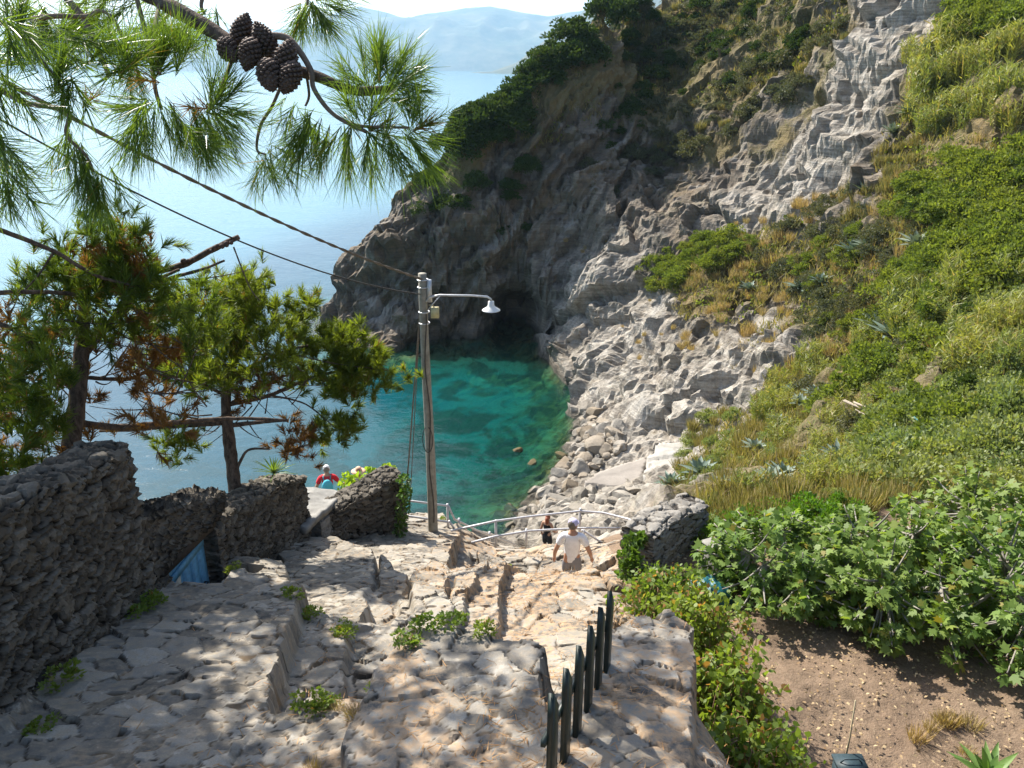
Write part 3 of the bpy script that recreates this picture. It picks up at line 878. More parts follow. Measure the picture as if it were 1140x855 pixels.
Q_ = np.concatenate([grid_faces(n_, n_), grid_faces(n_, n_)[:, ::-1] + n_ * n_, np.array([(ed[i], ed[i - 1], ed[i - 1] + n_ * n_, ed[i] + n_ * n_) for i in range(len(ed))])])
bl.add(np.concatenate([Vt, Vb]) @ np.array(Matrix.Rotation(R(-13), 3, 'Z') @ Matrix.Rotation(R(-9), 3, 'X') @ Matrix.Rotation(R(4), 3, 'Y')).T + np.array([-4.1, 13.72, H - 7.93]), Q_)
cn = bl.build('canopy_slab', M_LINT, rw, False)
door_part('door', (-4.05, 13.2, H - 10.1), 1.0, 1.95, rw, M_DOORD, R(-22))
t = wall_mesh('stone_wall', [(2.3, 11.25), (2.72, 11.85), (3.55, 12.75)], [-7.05, -7.1, -7.32], [-9.4, -9.5, -9.6], .6, M_WALLP, freq=(3.0, 3.0, 12.), amp=.024, rough_top=.05)
tag(t, 'broken dry stone wall between the stairs and the garden, sunlit top and ivy at one end', 'stone wall')

# ------------------------------------------------------------------ loose rocks
def boulder_mesh(name, seed, m, sub=3, flat=.7):
    r = np.random.default_rng(seed)
    bm = bmesh.new(); bmesh.ops.create_icosphere(bm, subdivisions=sub, radius=1.)
    me = bpy.data.meshes.new(name); bm.to_mesh(me); bm.free()
    V = np.zeros(len(me.vertices) * 3, np.float32); me.vertices.foreach_get('co', V); V = V.reshape(-1, 3).astype(float)
    for k in range(13):
        n = r.normal(size=3); n /= np.linalg.norm(n); h = r.uniform(.5, .82)
        V -= np.maximum(0, V @ n - h)[:, None] * n
    V *= np.array([1, r.uniform(.65, .95), flat * r.uniform(.75, 1.1)])
    V += .05 * fbm(V * 3 + seed, 3, seed)[:, None] * V
    me.vertices.foreach_set('co', V.astype(np.float32).ravel())
    me.polygons.foreach_set('use_smooth', np.zeros(len(me.polygons), bool))
    me.materials.append(m)
    return me
def M_rock(name, a, b, c):
    g = G(name)
    p = g.pos(); oi = g.n('ShaderNodeObjectInfo').outputs['Random']
    n1 = g.noise(1.6, 6, p, .65); n2 = g.noise(10, 6, p, .7)
    k = g.mix(g.rng(n1, .35, .65), a, b); k = g.mix(g.rng(oi, .1, .9, 0, .7), k, c)
    k = g.mix(g.rng(n2, .52, .7, 0, .5), k, (.07, .06, .05))
    z = g.n('ShaderNodeSeparateXYZ'); g.l(p, z.inputs[0])
    k = g.mix(g.rng(z.outputs[2], .4, .12, 0, .8), k, (.075, .062, .035))
    return g.done(g.bsdf(k, .88, g.bump(g.math('ADD', n1, g.math('MULTIPLY', n2, .4)), .7, .06), .2))
M_BLD = M_rock('shore_rock', (.17, .15, .12), (.27, .24, .20), (.35, .32, .275))
M_BLDB = M_rock('brown_shore_rock', (.17, .135, .095), (.25, .205, .15), (.30, .26, .21))
M_BLDW = M_rock('weedy_rock', (.17, .12, .04), (.24, .15, .05), (.12, .10, .05))
bmesh_v = [boulder_mesh('boulder', 100 + k, M_BLD) for k in range(6)] + [boulder_mesh('boulder', 120 + k, M_BLDB) for k in range(4)]
slabs_v = [boulder_mesh('slab', 140 + k, M_BLD, 3, .3) for k in range(4)]
def put_rock(me, q, size, sink=.25, label=None, group=None, name='boulder'):
    o = link(name, me); o.location = (q[0], q[1], q[2] + size * (.35 - sink))
    o.scale = (size, size, size); o.rotation_euler = (rng.normal() * .18, rng.normal() * .18, rng.random() * 6.28)
    return tag(o, label, 'boulder', group)
ZR = [  # px outline, count, size in px, label, group, meshes
    ([(592, 568), (612, 538), (634, 508), (642, 480), (650, 455), (672, 450), (692, 490), (680, 505), (650, 530), (630, 548), (600, 585)], 135, (6, 22),
     'brown grey boulder in the jumble along the edge of the green water', 'boulders at the water edge', bmesh_v),
    ([(640, 545), (720, 545), (745, 560), (700, 600), (640, 596), (560, 596), (520, 585), (560, 570), (600, 560)], 125, (6, 22),
     'pale grey broken slab in the rubble between the railing and the beach', 'pale slabs below the railing', slabs_v + bmesh_v[:5]),
    ([(640, 430), (660, 440), (680, 480), (700, 505), (680, 505), (650, 470)], 32, (6, 16),
     'small grey rock at the foot of the pale cliff', 'rocks under the cliff foot', bmesh_v),
]
def samp(poly, n, seed=0):
    r = np.random.default_rng(seed); poly = np.asarray(poly, float); out = []
    lo, hi = poly.min(0), poly.max(0)
    while len(out) < n:
        c = lo + r.random((n * 3, 2)) * (hi - lo)
        out += list(c[inpoly(c[:, 0], c[:, 1], poly)])
    return np.array(out[:n])
for k, (poly, n, sz, lab, grp, mv) in enumerate(ZR):
    s = samp(poly, n, 40 + k); q, ok = hit(s[:, 0], s[:, 1], 17.)
    for i in range(n):
        if not ok[i] or q[i][2] > 9 or inpoly(s[i:i + 1, 0], s[i:i + 1, 1], [(640, 542), (668, 520), (720, 502), (740, 488), (785, 486), (790, 510), (760, 532), (700, 546)])[0]: continue
        d = proj(q[i])[2]; px = sz[0] + (sz[1] - sz[0]) * rng.random() ** 2.2
        put_rock(mv[int(rng.random() * len(mv))], q[i], px * d / FPX * .75, .25, lab, grp)
for (u, v, px, k, lab) in [(598, 548, 15, 0, 'blocky pale boulder standing in the shallows, left one of a pair'), (612, 550, 14, 2, 'blocky pale boulder beside another at the water edge'),
                        (559, 577, 15, 7, 'dark rounded boulder in the water behind the railing'), (668, 500, 20, 8, 'largest brown boulder beside the grey concrete slab'),
                        (690, 478, 16, 5, 'light boulder leaning on the cliff foot above the concrete slab')]:
    q, ok = hit([u], [v], 17.); put_rock(bmesh_v[k], q[0], px * proj(q[0])[2] / FPX, .3, lab)
for (u, v, px, lab) in [(575, 502, 10, 'orange brown weedy rock breaking the green water, left of two'), (592, 516, 8, 'orange brown weedy rock in the shallows close to the boulders'),
                        (625, 506, 9, 'low weedy rock awash at the edge of the shallows')]:
    q = Pz(u, v, -.05); m = boulder_mesh('boulder', int(u), M_BLDW); put_rock(m, q, px * proj(q)[2] / FPX, .45, lab)
# concrete and bedrock platform on the beach
g = G('beach_concrete'); p = g.pos(); n1 = g.noise(.8, 5, p); n2 = g.noise(8, 5, p)
c = g.mix(g.rng(n1, .35, .65), (.23, .205, .18), (.29, .262, .23)); c = g.mix(g.rng(n2, .5, .7, 0, .4), c, (.2, .18, .16))
MC = g.done(g.bsdf(c, .9, g.bump(n2, .3, .03), .2))
g = G('white_bedrock'); p = g.pos(); n1 = g.noise(1.2, 6, p); n2 = g.noise(8, 5, p)
c = g.mix(g.rng(n1, .35, .65), (.29, .275, .245), (.38, .36, .325)); c = g.mix(g.rng(n2, .55, .7, 0, .5), c, (.3, .28, .25))
MWB = g.done(g.bsdf(c, .9, g.bump(g.math('ADD', n1, n2), .6, .05), .2))
def plate(name, px, z, th, m, rough, st=.12):
    q = Pz([a[0] for a in px], [a[1] for a in px], z)
    lo, hi = q[:, :2].min(0) - st, q[:, :2].max(0) + st
    xs = np.arange(lo[0], hi[0], st); ys = np.arange(lo[1], hi[1], st); X, Y = np.meshgrid(xs, ys); nr, nc = X.shape
    X = X.ravel(); Y = Y.ravel(); q3 = np.stack([X, Y, X * 0], -1)
    ins = inpoly(X + rough * fbm(q3 * 1.3, 3, 3), Y + rough * fbm(q3 * 1.3, 3, 4), q[:, :2])
    f1, f2, rid = worley(np.stack([X * .55, Y * .7, X * 0 + .5], -1), 4, 2)
    Z = np.where(ins, z + rough * (.5 * fbm(q3 * .6, 3, 5) + (rid - .5) * .7 - .5 * np.exp(-(f2 - f1) / .05)), z - th)
    me = np_mesh(name, np.stack([X, Y, Z], -1), grid_faces(nr, nc), m, False)
    return tag(link(name, me), kind='structure')
plate('beach_pavement', [(646, 538), (668, 524), (716, 508), (722, 512), (712, 536), (690, 542)], 2.2, 1.9, MC, .06)
plate('beach_bedrock', [(712, 538), (722, 508), (735, 492), (775, 488), (790, 505), (765, 528), (735, 536)], 2.6, 2.4, MWB, .3)

# ================================================================== LAMP POST, CABLES, RAILINGS, FENCE
M_POLE = M_plain('weathered_pole_wood', (.27, .25, .205), .85, .2, .3, 9)
M_GALV = M_plain('galvanised_steel', (.55, .55, .55), .42, .5, .15, 20, .05, .55)
M_RAIL = M_plain('grey_painted_rail', (.50, .49, .50), .5, .5, .2, 20, .05, .2)
M_WIRE = M_plain('cable_sheath', (.055, .05, .045), .7, .2, .3, 40)
M_WIREB = M_plain('old_braided_cable', (.17, .14, .11), .8, .2, .4, 60)
M_ENAM = M_plain('white_enamel', (.72, .72, .70), .35, .5, .05, 20, .02)
PB = Pz(482, 588, H - 9.02); px_, py_ = PB[0], PB[1]
lamp = empty('street_lamp', PB, 'weathered wooden lamp post with a white enamel lamp on a long arm', 'street lamp')
ptop = 5.46
b = MB(); zz = np.linspace(-.5, ptop, 14)
b.tube([(.012 * math.sin(z * 1.1), .01 * math.cos(z * 1.7), z) for z in zz], np.interp(zz, [-.5, ptop], [.105, .078]), 14)
b.build('post', M_POLE, lamp)
b = MB(); b.tube([(.05, -.06, 4.93), (.12, -.06, 5.02), (.3, -.06, 5.06), (.9, -.06, 5.05), (1.2, -.06, 5.03), (1.27, -.06, 4.98), (1.27, -.06, 4.93)], .02, 8)
b.tube([(.06, -.06, 4.75), (.32, -.06, 5.05)], .012, 6)
b.build('lamp_arm', M_GALV, lamp)
sh = MB(); sh.lathe([(.03, .1), (.055, .09), (.06, .02), (.085, -.02), (.17, -.075), (.175, -.085), (.165, -.08), (.08, -.03), (.0, -.02)], (1.27, -.06, 4.85), 20)
so_ = sh.build('lamp_shade', M_ENAM, lamp)
bu = MB(); bu.ball((1.27, -.06, 4.79), (.045, .045, .06)); bu.build('bulb', M_plain('dull_bulb', (.7, .7, .66), .2, .5), so_)
b = MB(); b.tube([(.115, -.02, 4.92), (.115, -.02, 5.34)], .052, 10); b.box((.1, -.02, 5.1), (.06, .05, .05)); b.build('junction_tube', M_GALV, lamp)
b = MB(); b.box((.21, -.05, 4.72), (.15, .1, .2)); b.tube([(.1, -.03, 4.86), (.17, -.05, 4.86), (.2, -.05, 4.82)], .012, 6); b.build('fuse_box', M_plain('yellowed_plastic', (.5, .44, .24), .5), lamp)
b = MB()
for z in (4.5, 4.72, 5.2, 5.34):
    b.tube([(.1 * math.cos(a), .1 * math.sin(a), z) for a in np.linspace(0, 6.28, 18)], .012, 5, cap=False)
b.build('clamp_band', M_GALV, lamp)
b = MB(); b.tube([(.02 + .03 * math.sin(z * 3), -.105, z) for z in np.linspace(.2, 4.7, 30)], .011, 5)
b.tube([(-.02 - .1 * math.sin(t), -.11, 2.1 + .28 * math.cos(t)) for t in np.linspace(.3, 6.0, 16)], .009, 5)
b.build('wiring', M_WIRE, lamp)
top = PB + np.array([0, 0, ptop])
def sag(a, b_, n, s):
    t_ = np.linspace(0, 1, n)[:, None]; q = a * (1 - t_) + b_ * t_; q[:, 2] -= s * 4 * (t_[:, 0] * (1 - t_[:, 0])); return q
b = MB(); b.tube(sag(top + np.array([-.06, -.03, -.62]), np.array([px_ - .62, py_ + .35, H - 8.75]), 20, .02), .017, 6)
b.tube(sag(top + np.array([-.06, -.03, -.55]), np.array([px_ - .52, py_ + .35, H - 8.75]), 20, .06), .010, 6)
tag(b.build('guy_cable', M_WIREB), 'braided stay cable running down from the lamp post to behind the ivy wall', 'cable')
e1 = P(-120, 20, 7.2); a1 = top + np.array([0, -.06, -.1])
q = sag(a1, e1, 160, .20); th = np.arange(160) * .55
b = MB()
for k in range(2):
    o_ = np.stack([np.cos(th + k * math.pi) * .012, th * 0, np.sin(th + k * math.pi) * .012], -1); b.tube(q + o_, .014, 5)
tag(b.build('overhead_cable', M_WIREB), 'thick twisted overhead cable from the lamp post top, upper of the two', 'cable')
e2 = P(-120, 62, 7.6); a2 = top + np.array([-.05, -.07, -.38])
b = MB(); b.tube(sag(a2, e2, 60, .42), .012, 5)
tag(b.build('overhead_cable', M_WIRE), 'thin dark overhead cable sagging below the twisted one', 'cable')

def railing(label, rails, posts):
    c = np.mean([P(*r[0]) for r in rails], 0); e = empty('railing', (c[0], c[1], c[2] - .9), label, 'railing')
    off = np.array(e.location)
    for r in rails:
        q = np.array([P(*a) for a in r]); b = MB(); b.tube(q - off, .024, 8); b.build('rail', M_RAIL, e)
    for (u, v0, v1, d) in posts:
        t_ = P(u, v0, d); L = (v1 - v0) * d / FPX / .93; b = MB(); b.tube([t_ - off, t_ - off - np.array([0, 0, L])], .026, 8); b.build('post', M_RAIL, e)
    return e
railing('pale grey two bar railing behind the lamp post', [[(436, 555, 17.4), (452, 557, 17.4), (498, 563, 17.2)], [(436, 572, 17.4), (452, 574, 17.4), (498, 581, 17.2)]],
        [(498, 561, 592, 17.2), (440, 555, 590, 17.4)])
railing('long pale grey railing rising across the landing in front of the rocks',
        [[(502, 591, 16.2), (552, 580, 16.5), (590, 575, 16.7), (646, 569, 17.0), (672, 571, 17.0), (700, 578, 16.6), (722, 590, 16.0)],
         [(525, 604, 16.3), (552, 597, 16.5), (590, 591, 16.7), (646, 588, 17.0), (690, 588, 16.8)]],
        [(552, 579, 612, 16.5), (586, 589, 608, 16.7), (646, 566, 604, 17.0)])
railing('thin stair railing dropping towards the rocks beside the lamp post', [[(499, 563, 17.2), (506, 578, 17.5), (530, 590, 18.5), (575, 607, 20.0)], [(500, 580, 17.2), (508, 592, 17.5), (532, 602, 18.5)]],
        [(511, 577, 595, 17.6), (545, 592, 610, 19.0)])
railing('single low handrail descending beyond the man in white', [[(648, 590, 17.4), (668, 603, 17.8), (690, 612, 18.0)]], [(650, 590, 606, 17.4)])

M_FENCE = M_plain('dark_green_paint', (.012, .022, .018), .45, .45, .3, 20, .08)
f0, f1_ = np.array([.765, 5.24]), np.array([.22, 3.70]); fd = (f1_ - f0) / np.linalg.norm(f1_ - f0)
fence = empty('picket_fence', (f0[0], f0[1], H - 4.75), 'dark green metal picket fence with slanted points on the stone ledge', 'fence')
fa = math.atan2(fd[1], fd[0]); Rf = rotz(fa)
fz = lambda s: -.07 + .0 * s
for k in range(6):
    s = k * .312; c = fd * s; b = MB(); w_, t_ = .125, .035; hp = .98; z0 = .22 * s - .12
    V = []
    for yy in (-t_ / 2, t_ / 2):
        for (xx, zz) in ((-w_ / 2, z0), (w_ / 2, z0), (w_ / 2, z0 + hp - .02), (w_ * .36, z0 + hp + .15), (-w_ / 2, z0 + hp - .02)):
            V.append((xx, yy, zz))
    V = np.array(V) @ Rf.T + np.array([c[0], c[1], 0])
    me_b = MB(); me_b.add(V, [(1, 2, 7, 6), (0, 5, 9, 4), (2, 3, 8, 7), (3, 4, 9, 8), (0, 1, 6, 5), (0, 4, 3, 3), (5, 8, 9, 9)][:5], [(0, 4, 3), (0, 3, 1), (1, 3, 2), (5, 8, 9), (5, 6, 8), (6, 7, 8)])
    me_b.build('picket', M_FENCE, fence, False)
for hh in (.20, .64):
    b = MB(); nrm = np.array([-fd[1], fd[0]]) * .032
    s0, s1 = -.04, 1.65
    q0 = np.array([*(fd * s0 - nrm), .22 * s0 + hh]); q1 = np.array([*(fd * s1 - nrm), .22 * s1 + hh])
    m_ = (q0 + q1) / 2; L = np.linalg.norm(q1 - q0); pit = math.asin((q1 - q0)[2] / L)
    b.box(m_, (L, .03, .045), Rf @ np.array(Matrix.Rotation(-pit, 3, 'Y'))); b.build('rail', M_FENCE, fence, False)

# ------------------------------------------------------------------ odd things in the garden
def ground(u, v, d0=5.): return hit([u], [v], d0)[0][0]
M_TARP = M_plain('teal_tarpaulin', (.008, .085, .105), .5, .4, .3, 8)
def tarp(label, q, sx, sy, h, seed, m=M_TARP, name='tarpaulin'):
    n = 26; a = np.linspace(-1, 1, n); X, Y = np.meshgrid(a, a); X = X.ravel(); Y = Y.ravel()
    q3 = np.stack([X * 2.2, Y * 2.2, X * 0 + seed], -1); r_ = np.maximum(np.abs(X), np.abs(Y))
    Z = h * (1 - r_ ** 3) + .16 * h * ridged(q3, 3, seed) + .02
    V = np.stack([X * sx + .06 * fbm(q3, 2, 3), Y * sy + .06 * fbm(q3, 2, 4), Z], -1)
    V2 = V.copy(); V2[:, 2] -= .012
    F = grid_faces(n, n); o = link(name, np_mesh(name, np.concatenate([V, V2]), np.concatenate([F, F[:, ::-1] + n * n]), m, True)); o.location = q
    o.rotation_euler = (0, 0, seed); return tag(o, label, 'tarpaulin')
tarp('crumpled teal tarpaulin in the dark corner behind the broken wall', ground(789, 668), .38, .3, .28, 2)
tarp('small teal sheet lying in the bushes above the fig trees', ground(1026, 489, 12) + np.array([0, 0, .6]), .32, .16, .1, 5, M_plain('faded_teal_sheet', (.03, .15, .14), .6))
b = MB(); b.box((0, 0, .3), (.62, .5, .6)); b.box((0, 0, .625), (.7, .58, .045))
o = b.build('stone_block', M_LINT, None, False); q = ground(806, 640); o.location = (q[0], q[1], q[2] - .05); o.rotation_euler = (0, .04, .5)
bv = o.modifiers.new('edge', 'BEVEL'); bv.width = .02; tag(o, 'squared grey stone block beside the broken wall', 'stone block')
b = MB(); q = ground(938, 858, 6.)
b.tube([(0, 0, -.1), (.01, 0, .5), (-.005, .01, 1.02)], [.011, .01, .008], 7)
o = b.build('garden_stake', M_plain('pale_cane', (.4, .34, .22), .8)); o.location = q; tag(o, 'thin upright cane standing in the bare earth', 'cane')
b = MB(); b.box((0, 0, .14), (.3, .22, .28)); b.box((0, 0, .295), (.34, .26, .03)); b.tube([(-.12, 0, .31), (-.08, 0, .36), (.08, 0, .36), (.12, 0, .31)], .009, 6)
o = b.build('garden_box', M_plain('dark_slate_plastic', (.03, .05, .06), .5), None, False); o.location = q + np.array([-.02, -.18, 0]); tag(o, 'dark lidded box at the foot of the cane in the garden', 'box')
bo = []
q = ground(962, 468, 12)
pr = empty('plank_pile', q + np.array([0, 0, .3]), 'pile of weathered grey planks lying among the slope bushes', 'planks')
for k in range(7):
    b = MB(); b.box((0, 0, 0), (1.9 - .12 * k, .14, .03)); o = b.build('plank', M_plain('grey_plank', (.34, .29, .23), .85, .2, .3), pr, False)
    o.location = (rng.normal() * .08, -.16 * k, .05 + .12 * (k % 3) - .04 * k); o.rotation_euler = (rng.normal() * .1, .3 + rng.normal() * .07, -.35 + rng.normal() * .12)
# ================================================================== PEOPLE
def skin_body(J, E, sub=2):
    """J: name -> (x, y, z, radius)"""
    names = list(J); me = bpy.data.meshes.new('tmp')
    me.from_pydata([J[k][:3] for k in names], [(names.index(a), names.index(b)) for a, b in E], [])
    o = bpy.data.objects.new('tmp', me); COL.objects.link(o)
    md = o.modifiers.new('s', 'SKIN'); md.use_smooth_shade = True
    sv = me.skin_vertices[0].data
    for i, k in enumerate(names):
        r = J[k][3]; sv[i].radius = r if isinstance(r, tuple) else (r, r)
    sv[0].use_root = True
    ss = o.modifiers.new('d', 'SUBSURF'); ss.levels = sub; ss.render_levels = sub
    dg = bpy.context.evaluated_depsgraph_get(); ev = o.evaluated_get(dg); m2 = ev.to_mesh()
    V = np.array([v.co[:] for v in m2.vertices]); Q = [tuple(p.vertices) for p in m2.polygons if len(p.vertices) == 4]; T_ = [tuple(p.vertices) for p in m2.polygons if len(p.vertices) == 3]
    ev.to_mesh_clear(); bpy.data.objects.remove(o); bpy.data.meshes.remove(me)
    return V, Q, T_

M_SKIN = M_plain('tanned_skin', (.42, .235, .155), .55, .35, .06, 30, .02)
M_EYE = M_plain('dark_eye', (.03, .02, .015), .3, .5)
def cloth(name, c): return M_plain(name, c, .85, .2, .1, 14, .12)

def person(loc, rz, label, h=1.75, wid=1., lelb=(-.29, -.02, 1.12), lwri=(-.33, .05, .87), relb=(.29, -.02, 1.12), rwri=(.33, .05, .87),
           lknee=(-.10, .03, .50), lank=(-.10, -.02, .09), rknee=(.10, .06, .50), rank=(.10, .05, .09), shirt=None, sleeve=.45, short=None, shoe=None,
           hair=None, hairlen=0., hat=None, brim=0., pack=None, headturn=0., lean=0., tank=False):
    """stands at its own origin facing +y; x to its right"""
    k = h / 1.75
    root = empty('person', loc, label, 'person', None, rz); root.scale = (k, k, k)
    sx = .175 * wid
    J = {'pel': (0, 0, .97, (.135 * wid, .10)), 'wai': (0, lean * .3, 1.13, (.125 * wid, .092)), 'che': (0, lean * .7, 1.33, (.150 * wid, .105)), 'nkb': (0, lean, 1.475, (.075, .065)),
         'nek': (0, lean + .01, 1.53, .052), 'skl': (0, lean + .03, 1.60, .06),
         'ls': (-sx, lean * .9, 1.43, .062), 'le': (*lelb, .043), 'lw': (*lwri, .028), 'rs': (sx, lean * .9, 1.43, .062), 're': (*relb, .043), 'rw': (*rwri, .028),
         'lh': (-.09, 0, .91, .092), 'lk': (*lknee, .060), 'la': (*lank, .042), 'lt': (lank[0] - .01, lank[1] + .16, .035, .035),
         'rh': (.09, 0, .91, .092), 'rk': (*rknee, .060), 'ra': (*rank, .042), 'rt': (rank[0] + .01, rank[1] + .16, .035, .035)}
    E = [('pel', 'wai'), ('wai', 'che'), ('che', 'nkb'), ('nkb', 'nek'), ('nek', 'skl'), ('nkb', 'ls'), ('ls', 'le'), ('le', 'lw'), ('nkb', 'rs'), ('rs', 're'), ('re', 'rw'),
         ('pel', 'lh'), ('lh', 'lk'), ('lk', 'la'), ('la', 'lt'), ('pel', 'rh'), ('rh', 'rk'), ('rk', 'ra'), ('ra', 'rt')]
    b = MB(); V, Q, T_ = skin_body(J, E); b.add(V, Q, T_)
    # head: skull, jaw, nose, ears, eyes, mouth
    hc = np.array([0, lean + .035, 1.645]); Rh = rotz(headturn)
    b.ball(hc, (.077, .096, .112), 18, 14, 0, Rh)
    b.ball(hc + Rh @ np.array([0, .035, -.055]), (.055, .058, .06), 14, 10, 0, Rh)
    b.add(hc + np.array([(-.014, .088, -.03), (.014, .088, -.03), (0, .116, -.034), (0, .092, .012), (0, .092, -.045)]) @ Rh.T, None, [(0, 2, 3), (2, 1, 3), (0, 4, 2), (2, 4, 1)])
    for s in (-1, 1):
        b.ball(hc + Rh @ np.array([s * .078, -.005, -.012]), (.012, .022, .034), 8, 6, 0, Rh)
        b.ball(hc + Rh @ np.array([s * .031, .087, .008]), (.013, .009, .008), 8, 6, 1, Rh)
    b.ball(hc + Rh @ np.array([0, .092, -.068]), (.022, .007, .006), 8, 6, 2, Rh)
    # hands: palm, four bent fingers, thumb
    for s, el, wr in ((-1, lelb, lwri), (1, relb, rwri)):
        el = np.array(el); wr = np.array(wr); d = wr - el; d /= np.linalg.norm(d)
        a = np.array([0, 1., 0]) - d * d[1]; a /= np.linalg.norm(a); n_ = np.cross(d, a)
        b.tube([wr - d * .02, wr + d * .03, wr + d * .075, wr + d * .095], [.026, .034, .036, .03], 10)
        for j, (off, L) in enumerate(((.028, .07), (.010, .08), (-.009, .075), (-.027, .058))):
            p0 = wr + d * .085 + a * off; inn = -s * n_ * .0 + np.array([-s * .35, .1, 0])
            b.tube([p0, p0 + d * L * .45, p0 + d * L * .75 + inn * L * .25, p0 + d * L * .85 + inn * L * .6], [.010, .0095, .009, .006], 6)
        p0 = wr + d * .035 + a * .03; b.tube([p0, p0 + a * .025 + d * .025, p0 + a * .03 + d * .06], [.012, .011, .008], 6)
    b.build('body', [M_SKIN, M_EYE, cloth('lip', (.34, .14, .11))], root)
    def bigger(keys, edges, grow, nm, m_, over=None):
        JJ = {q: (*J[q][:3], tuple(r + grow for r in J[q][3]) if isinstance(J[q][3], tuple) else J[q][3] + grow) for q in keys}
        for q, val in (over or {}).items(): JJ[q] = val
        bb = MB(); bb.add(*skin_body(JJ, edges)); return bb.build(nm, m_, root)
    if shirt is not None:
        ms = cloth('shirt_cotton', shirt); ov = {'pel': (0, 0, .86, (.152 * wid, .118))}
        ks = ['pel', 'wai', 'che', 'nkb', 'ls', 'rs']; es = [('pel', 'wai'), ('wai', 'che'), ('che', 'nkb')]
        if not tank:
            for q, el, s_ in (('lc', lelb, 'ls'), ('rc', relb, 'rs')):
                a = np.array(J[s_][:3]); c = a + (np.array(el) - a) * max(.5, sleeve * 1.6 if sleeve > .5 else .62)
                ov[q] = (*c, .066); es += [('nkb', s_), (s_, q)]
        else:
            es += [('nkb', 'ls'), ('nkb', 'rs')]; ov['ls'] = (-sx * .55, lean * .9, 1.44, .05); ov['rs'] = (sx * .55, lean * .9, 1.44, .05)
        ov['nkb'] = (0, lean, 1.455, (.085, .075))
        bigger(ks, es, .018, 'shirt', ms, ov)
    if short is not None:
        mm = lambda a, b_, t_: tuple(np.array(a[:3]) * (1 - t_) + np.array(b_[:3]) * t_)
        ov = {'lm': (*mm(J['lh'], J['lk'], .8), .095), 'rm': (*mm(J['rh'], J['rk'], .8), .095), 'top': (0, lean * .25, 1.08, (.132 * wid, .10))}
        bigger(['pel', 'lh', 'rh'], [('pel', 'top'), ('pel', 'lh'), ('lh', 'lm'), ('pel', 'rh'), ('rh', 'rm')], .018, 'shorts', cloth('short_cotton', short), ov)
    for s_ in (('la', 'lt'), ('ra', 'rt')):
        a, t_ = np.array(J[s_[0]][:3]), np.array(J[s_[1]][:3]); bb = MB()
        bb.tube([a + (0, -.05, -.045), a + (0, -.03, -.04), (a + t_) / 2 + (0, 0, -.01), t_, t_ + (0, .07, -.005)], [.03, .045, .048, .046, .025], 10)
        bb.build('shoe', cloth('shoe_fabric', shoe or (.1, .1, .11)), root)
    if hair is not None:
        bb = MB(); bb.ball(hc + Rh @ np.array([0, -.014, .02]), (.086, .098, .108), 18, 12, 0, Rh)
        if hairlen:
            bb.tube([hc + Rh @ np.array([0, -.06, .04]), hc + Rh @ np.array([0, -.095, -.05]), hc + Rh @ np.array([0, -.09, -.05 - hairlen * .5]), hc + Rh @ np.array([0, -.08, -.05 - hairlen])], [.07, .075, .065, .03], 12)
        bb.build('hair', M_plain('hair', hair, .55, .4, .35, 40, .2), root)
    if hat is not None:
        bb = MB(); top_ = hc + np.array([0, 0, .03])
        bb.lathe([(.0, .105), (.045, .098), (.078, .07), (.094, .02), (.095, -.005)], top_, 20)
        if brim > .1:
            bb.lathe([(.094, .0), (.13, -.012), (.094 + brim, -.035), (.09 + brim, -.045), (.09, -.01)], top_, 24)
        else:
            ang = np.linspace(-1.1, 1.1, 11); r0 = .09; vo = []
            for zz in (.0, -.008):
                for a_ in ang:
                    vo.append(top_ + Rh @ np.array([r0 * math.sin(a_), r0 * math.cos(a_), zz])); vo.append(top_ + Rh @ np.array([.085 * math.sin(a_), r0 * math.cos(a_) + .085 * math.cos(a_ * .9), zz - .02]))
            F = []
            for j in range(10):
                F += [(2 * j, 2 * j + 1, 2 * j + 3, 2 * j + 2), (22 + 2 * j, 22 + 2 * j + 2, 22 + 2 * j + 3, 22 + 2 * j + 1), (2 * j + 1, 23 + 2 * j, 25 + 2 * j, 2 * j + 3)]
            bb.add(np.array(vo), F)
        bb.build('hat' if brim > .1 else 'cap', cloth('hat_cloth', hat), root)
    if pack is not None:
        bb = MB(); bb.ball((0, -.19, 1.24), (.155, .10, .23), 18, 14); bb.ball((0, -.27, 1.15), (.11, .05, .11), 14, 10)
        pk = bb.build('backpack', cloth('pack_nylon', pack), root)
        bb = MB()
        for s in (-1, 1):
            bb.tube([(s * .09, -.13, 1.42), (s * .10, -.03, 1.515), (s * .115, .11, 1.40), (s * .125, .12, 1.25), (s * .13, -.05, 1.08), (s * .1, -.14, 1.05)], .016, 6)
        bb.build('strap', cloth('pack_strap', tuple(c * .5 for c in pack)), pk)
    return root

def stand(u, v_head, d, h):
    q = P(u, v_head, d); return (q[0], q[1], q[2] - h)
man = person(stand(638, 580, 14.9, 1.78), R(-8), 'man in white T-shirt and lavender cap walking down the stairs', 1.78, 1.05, lelb=(-.31, -.05, 1.12), lwri=(-.33, .07, .90),
             relb=(.33, -.04, 1.13), rwri=(.36, .10, .92), shirt=(.78, .78, .80), short=(.22, .22, .24), hair=(.12, .1, .08), hat=(.50, .47, .66), headturn=R(-25), shoe=(.5, .5, .5),
             lknee=(-.1, .12, .52), lank=(-.1, .06, .14), rank=(.1, -.08, .09), rknee=(.1, .03, .5))
wom = person(stand(609.5, 573.5, 26.5, 1.66), R(-35), 'woman with red brown hair and black tank top below the railing', 1.66, .9, lelb=(-.25, -.03, 1.12), lwri=(-.27, .08, .9),
             relb=(.25, .05, 1.14), rwri=(.22, .25, 1.02), shirt=(.015, .015, .018), tank=True, short=(.03, .03, .035), hair=(.22, .06, .025), hairlen=.2, headturn=R(15))
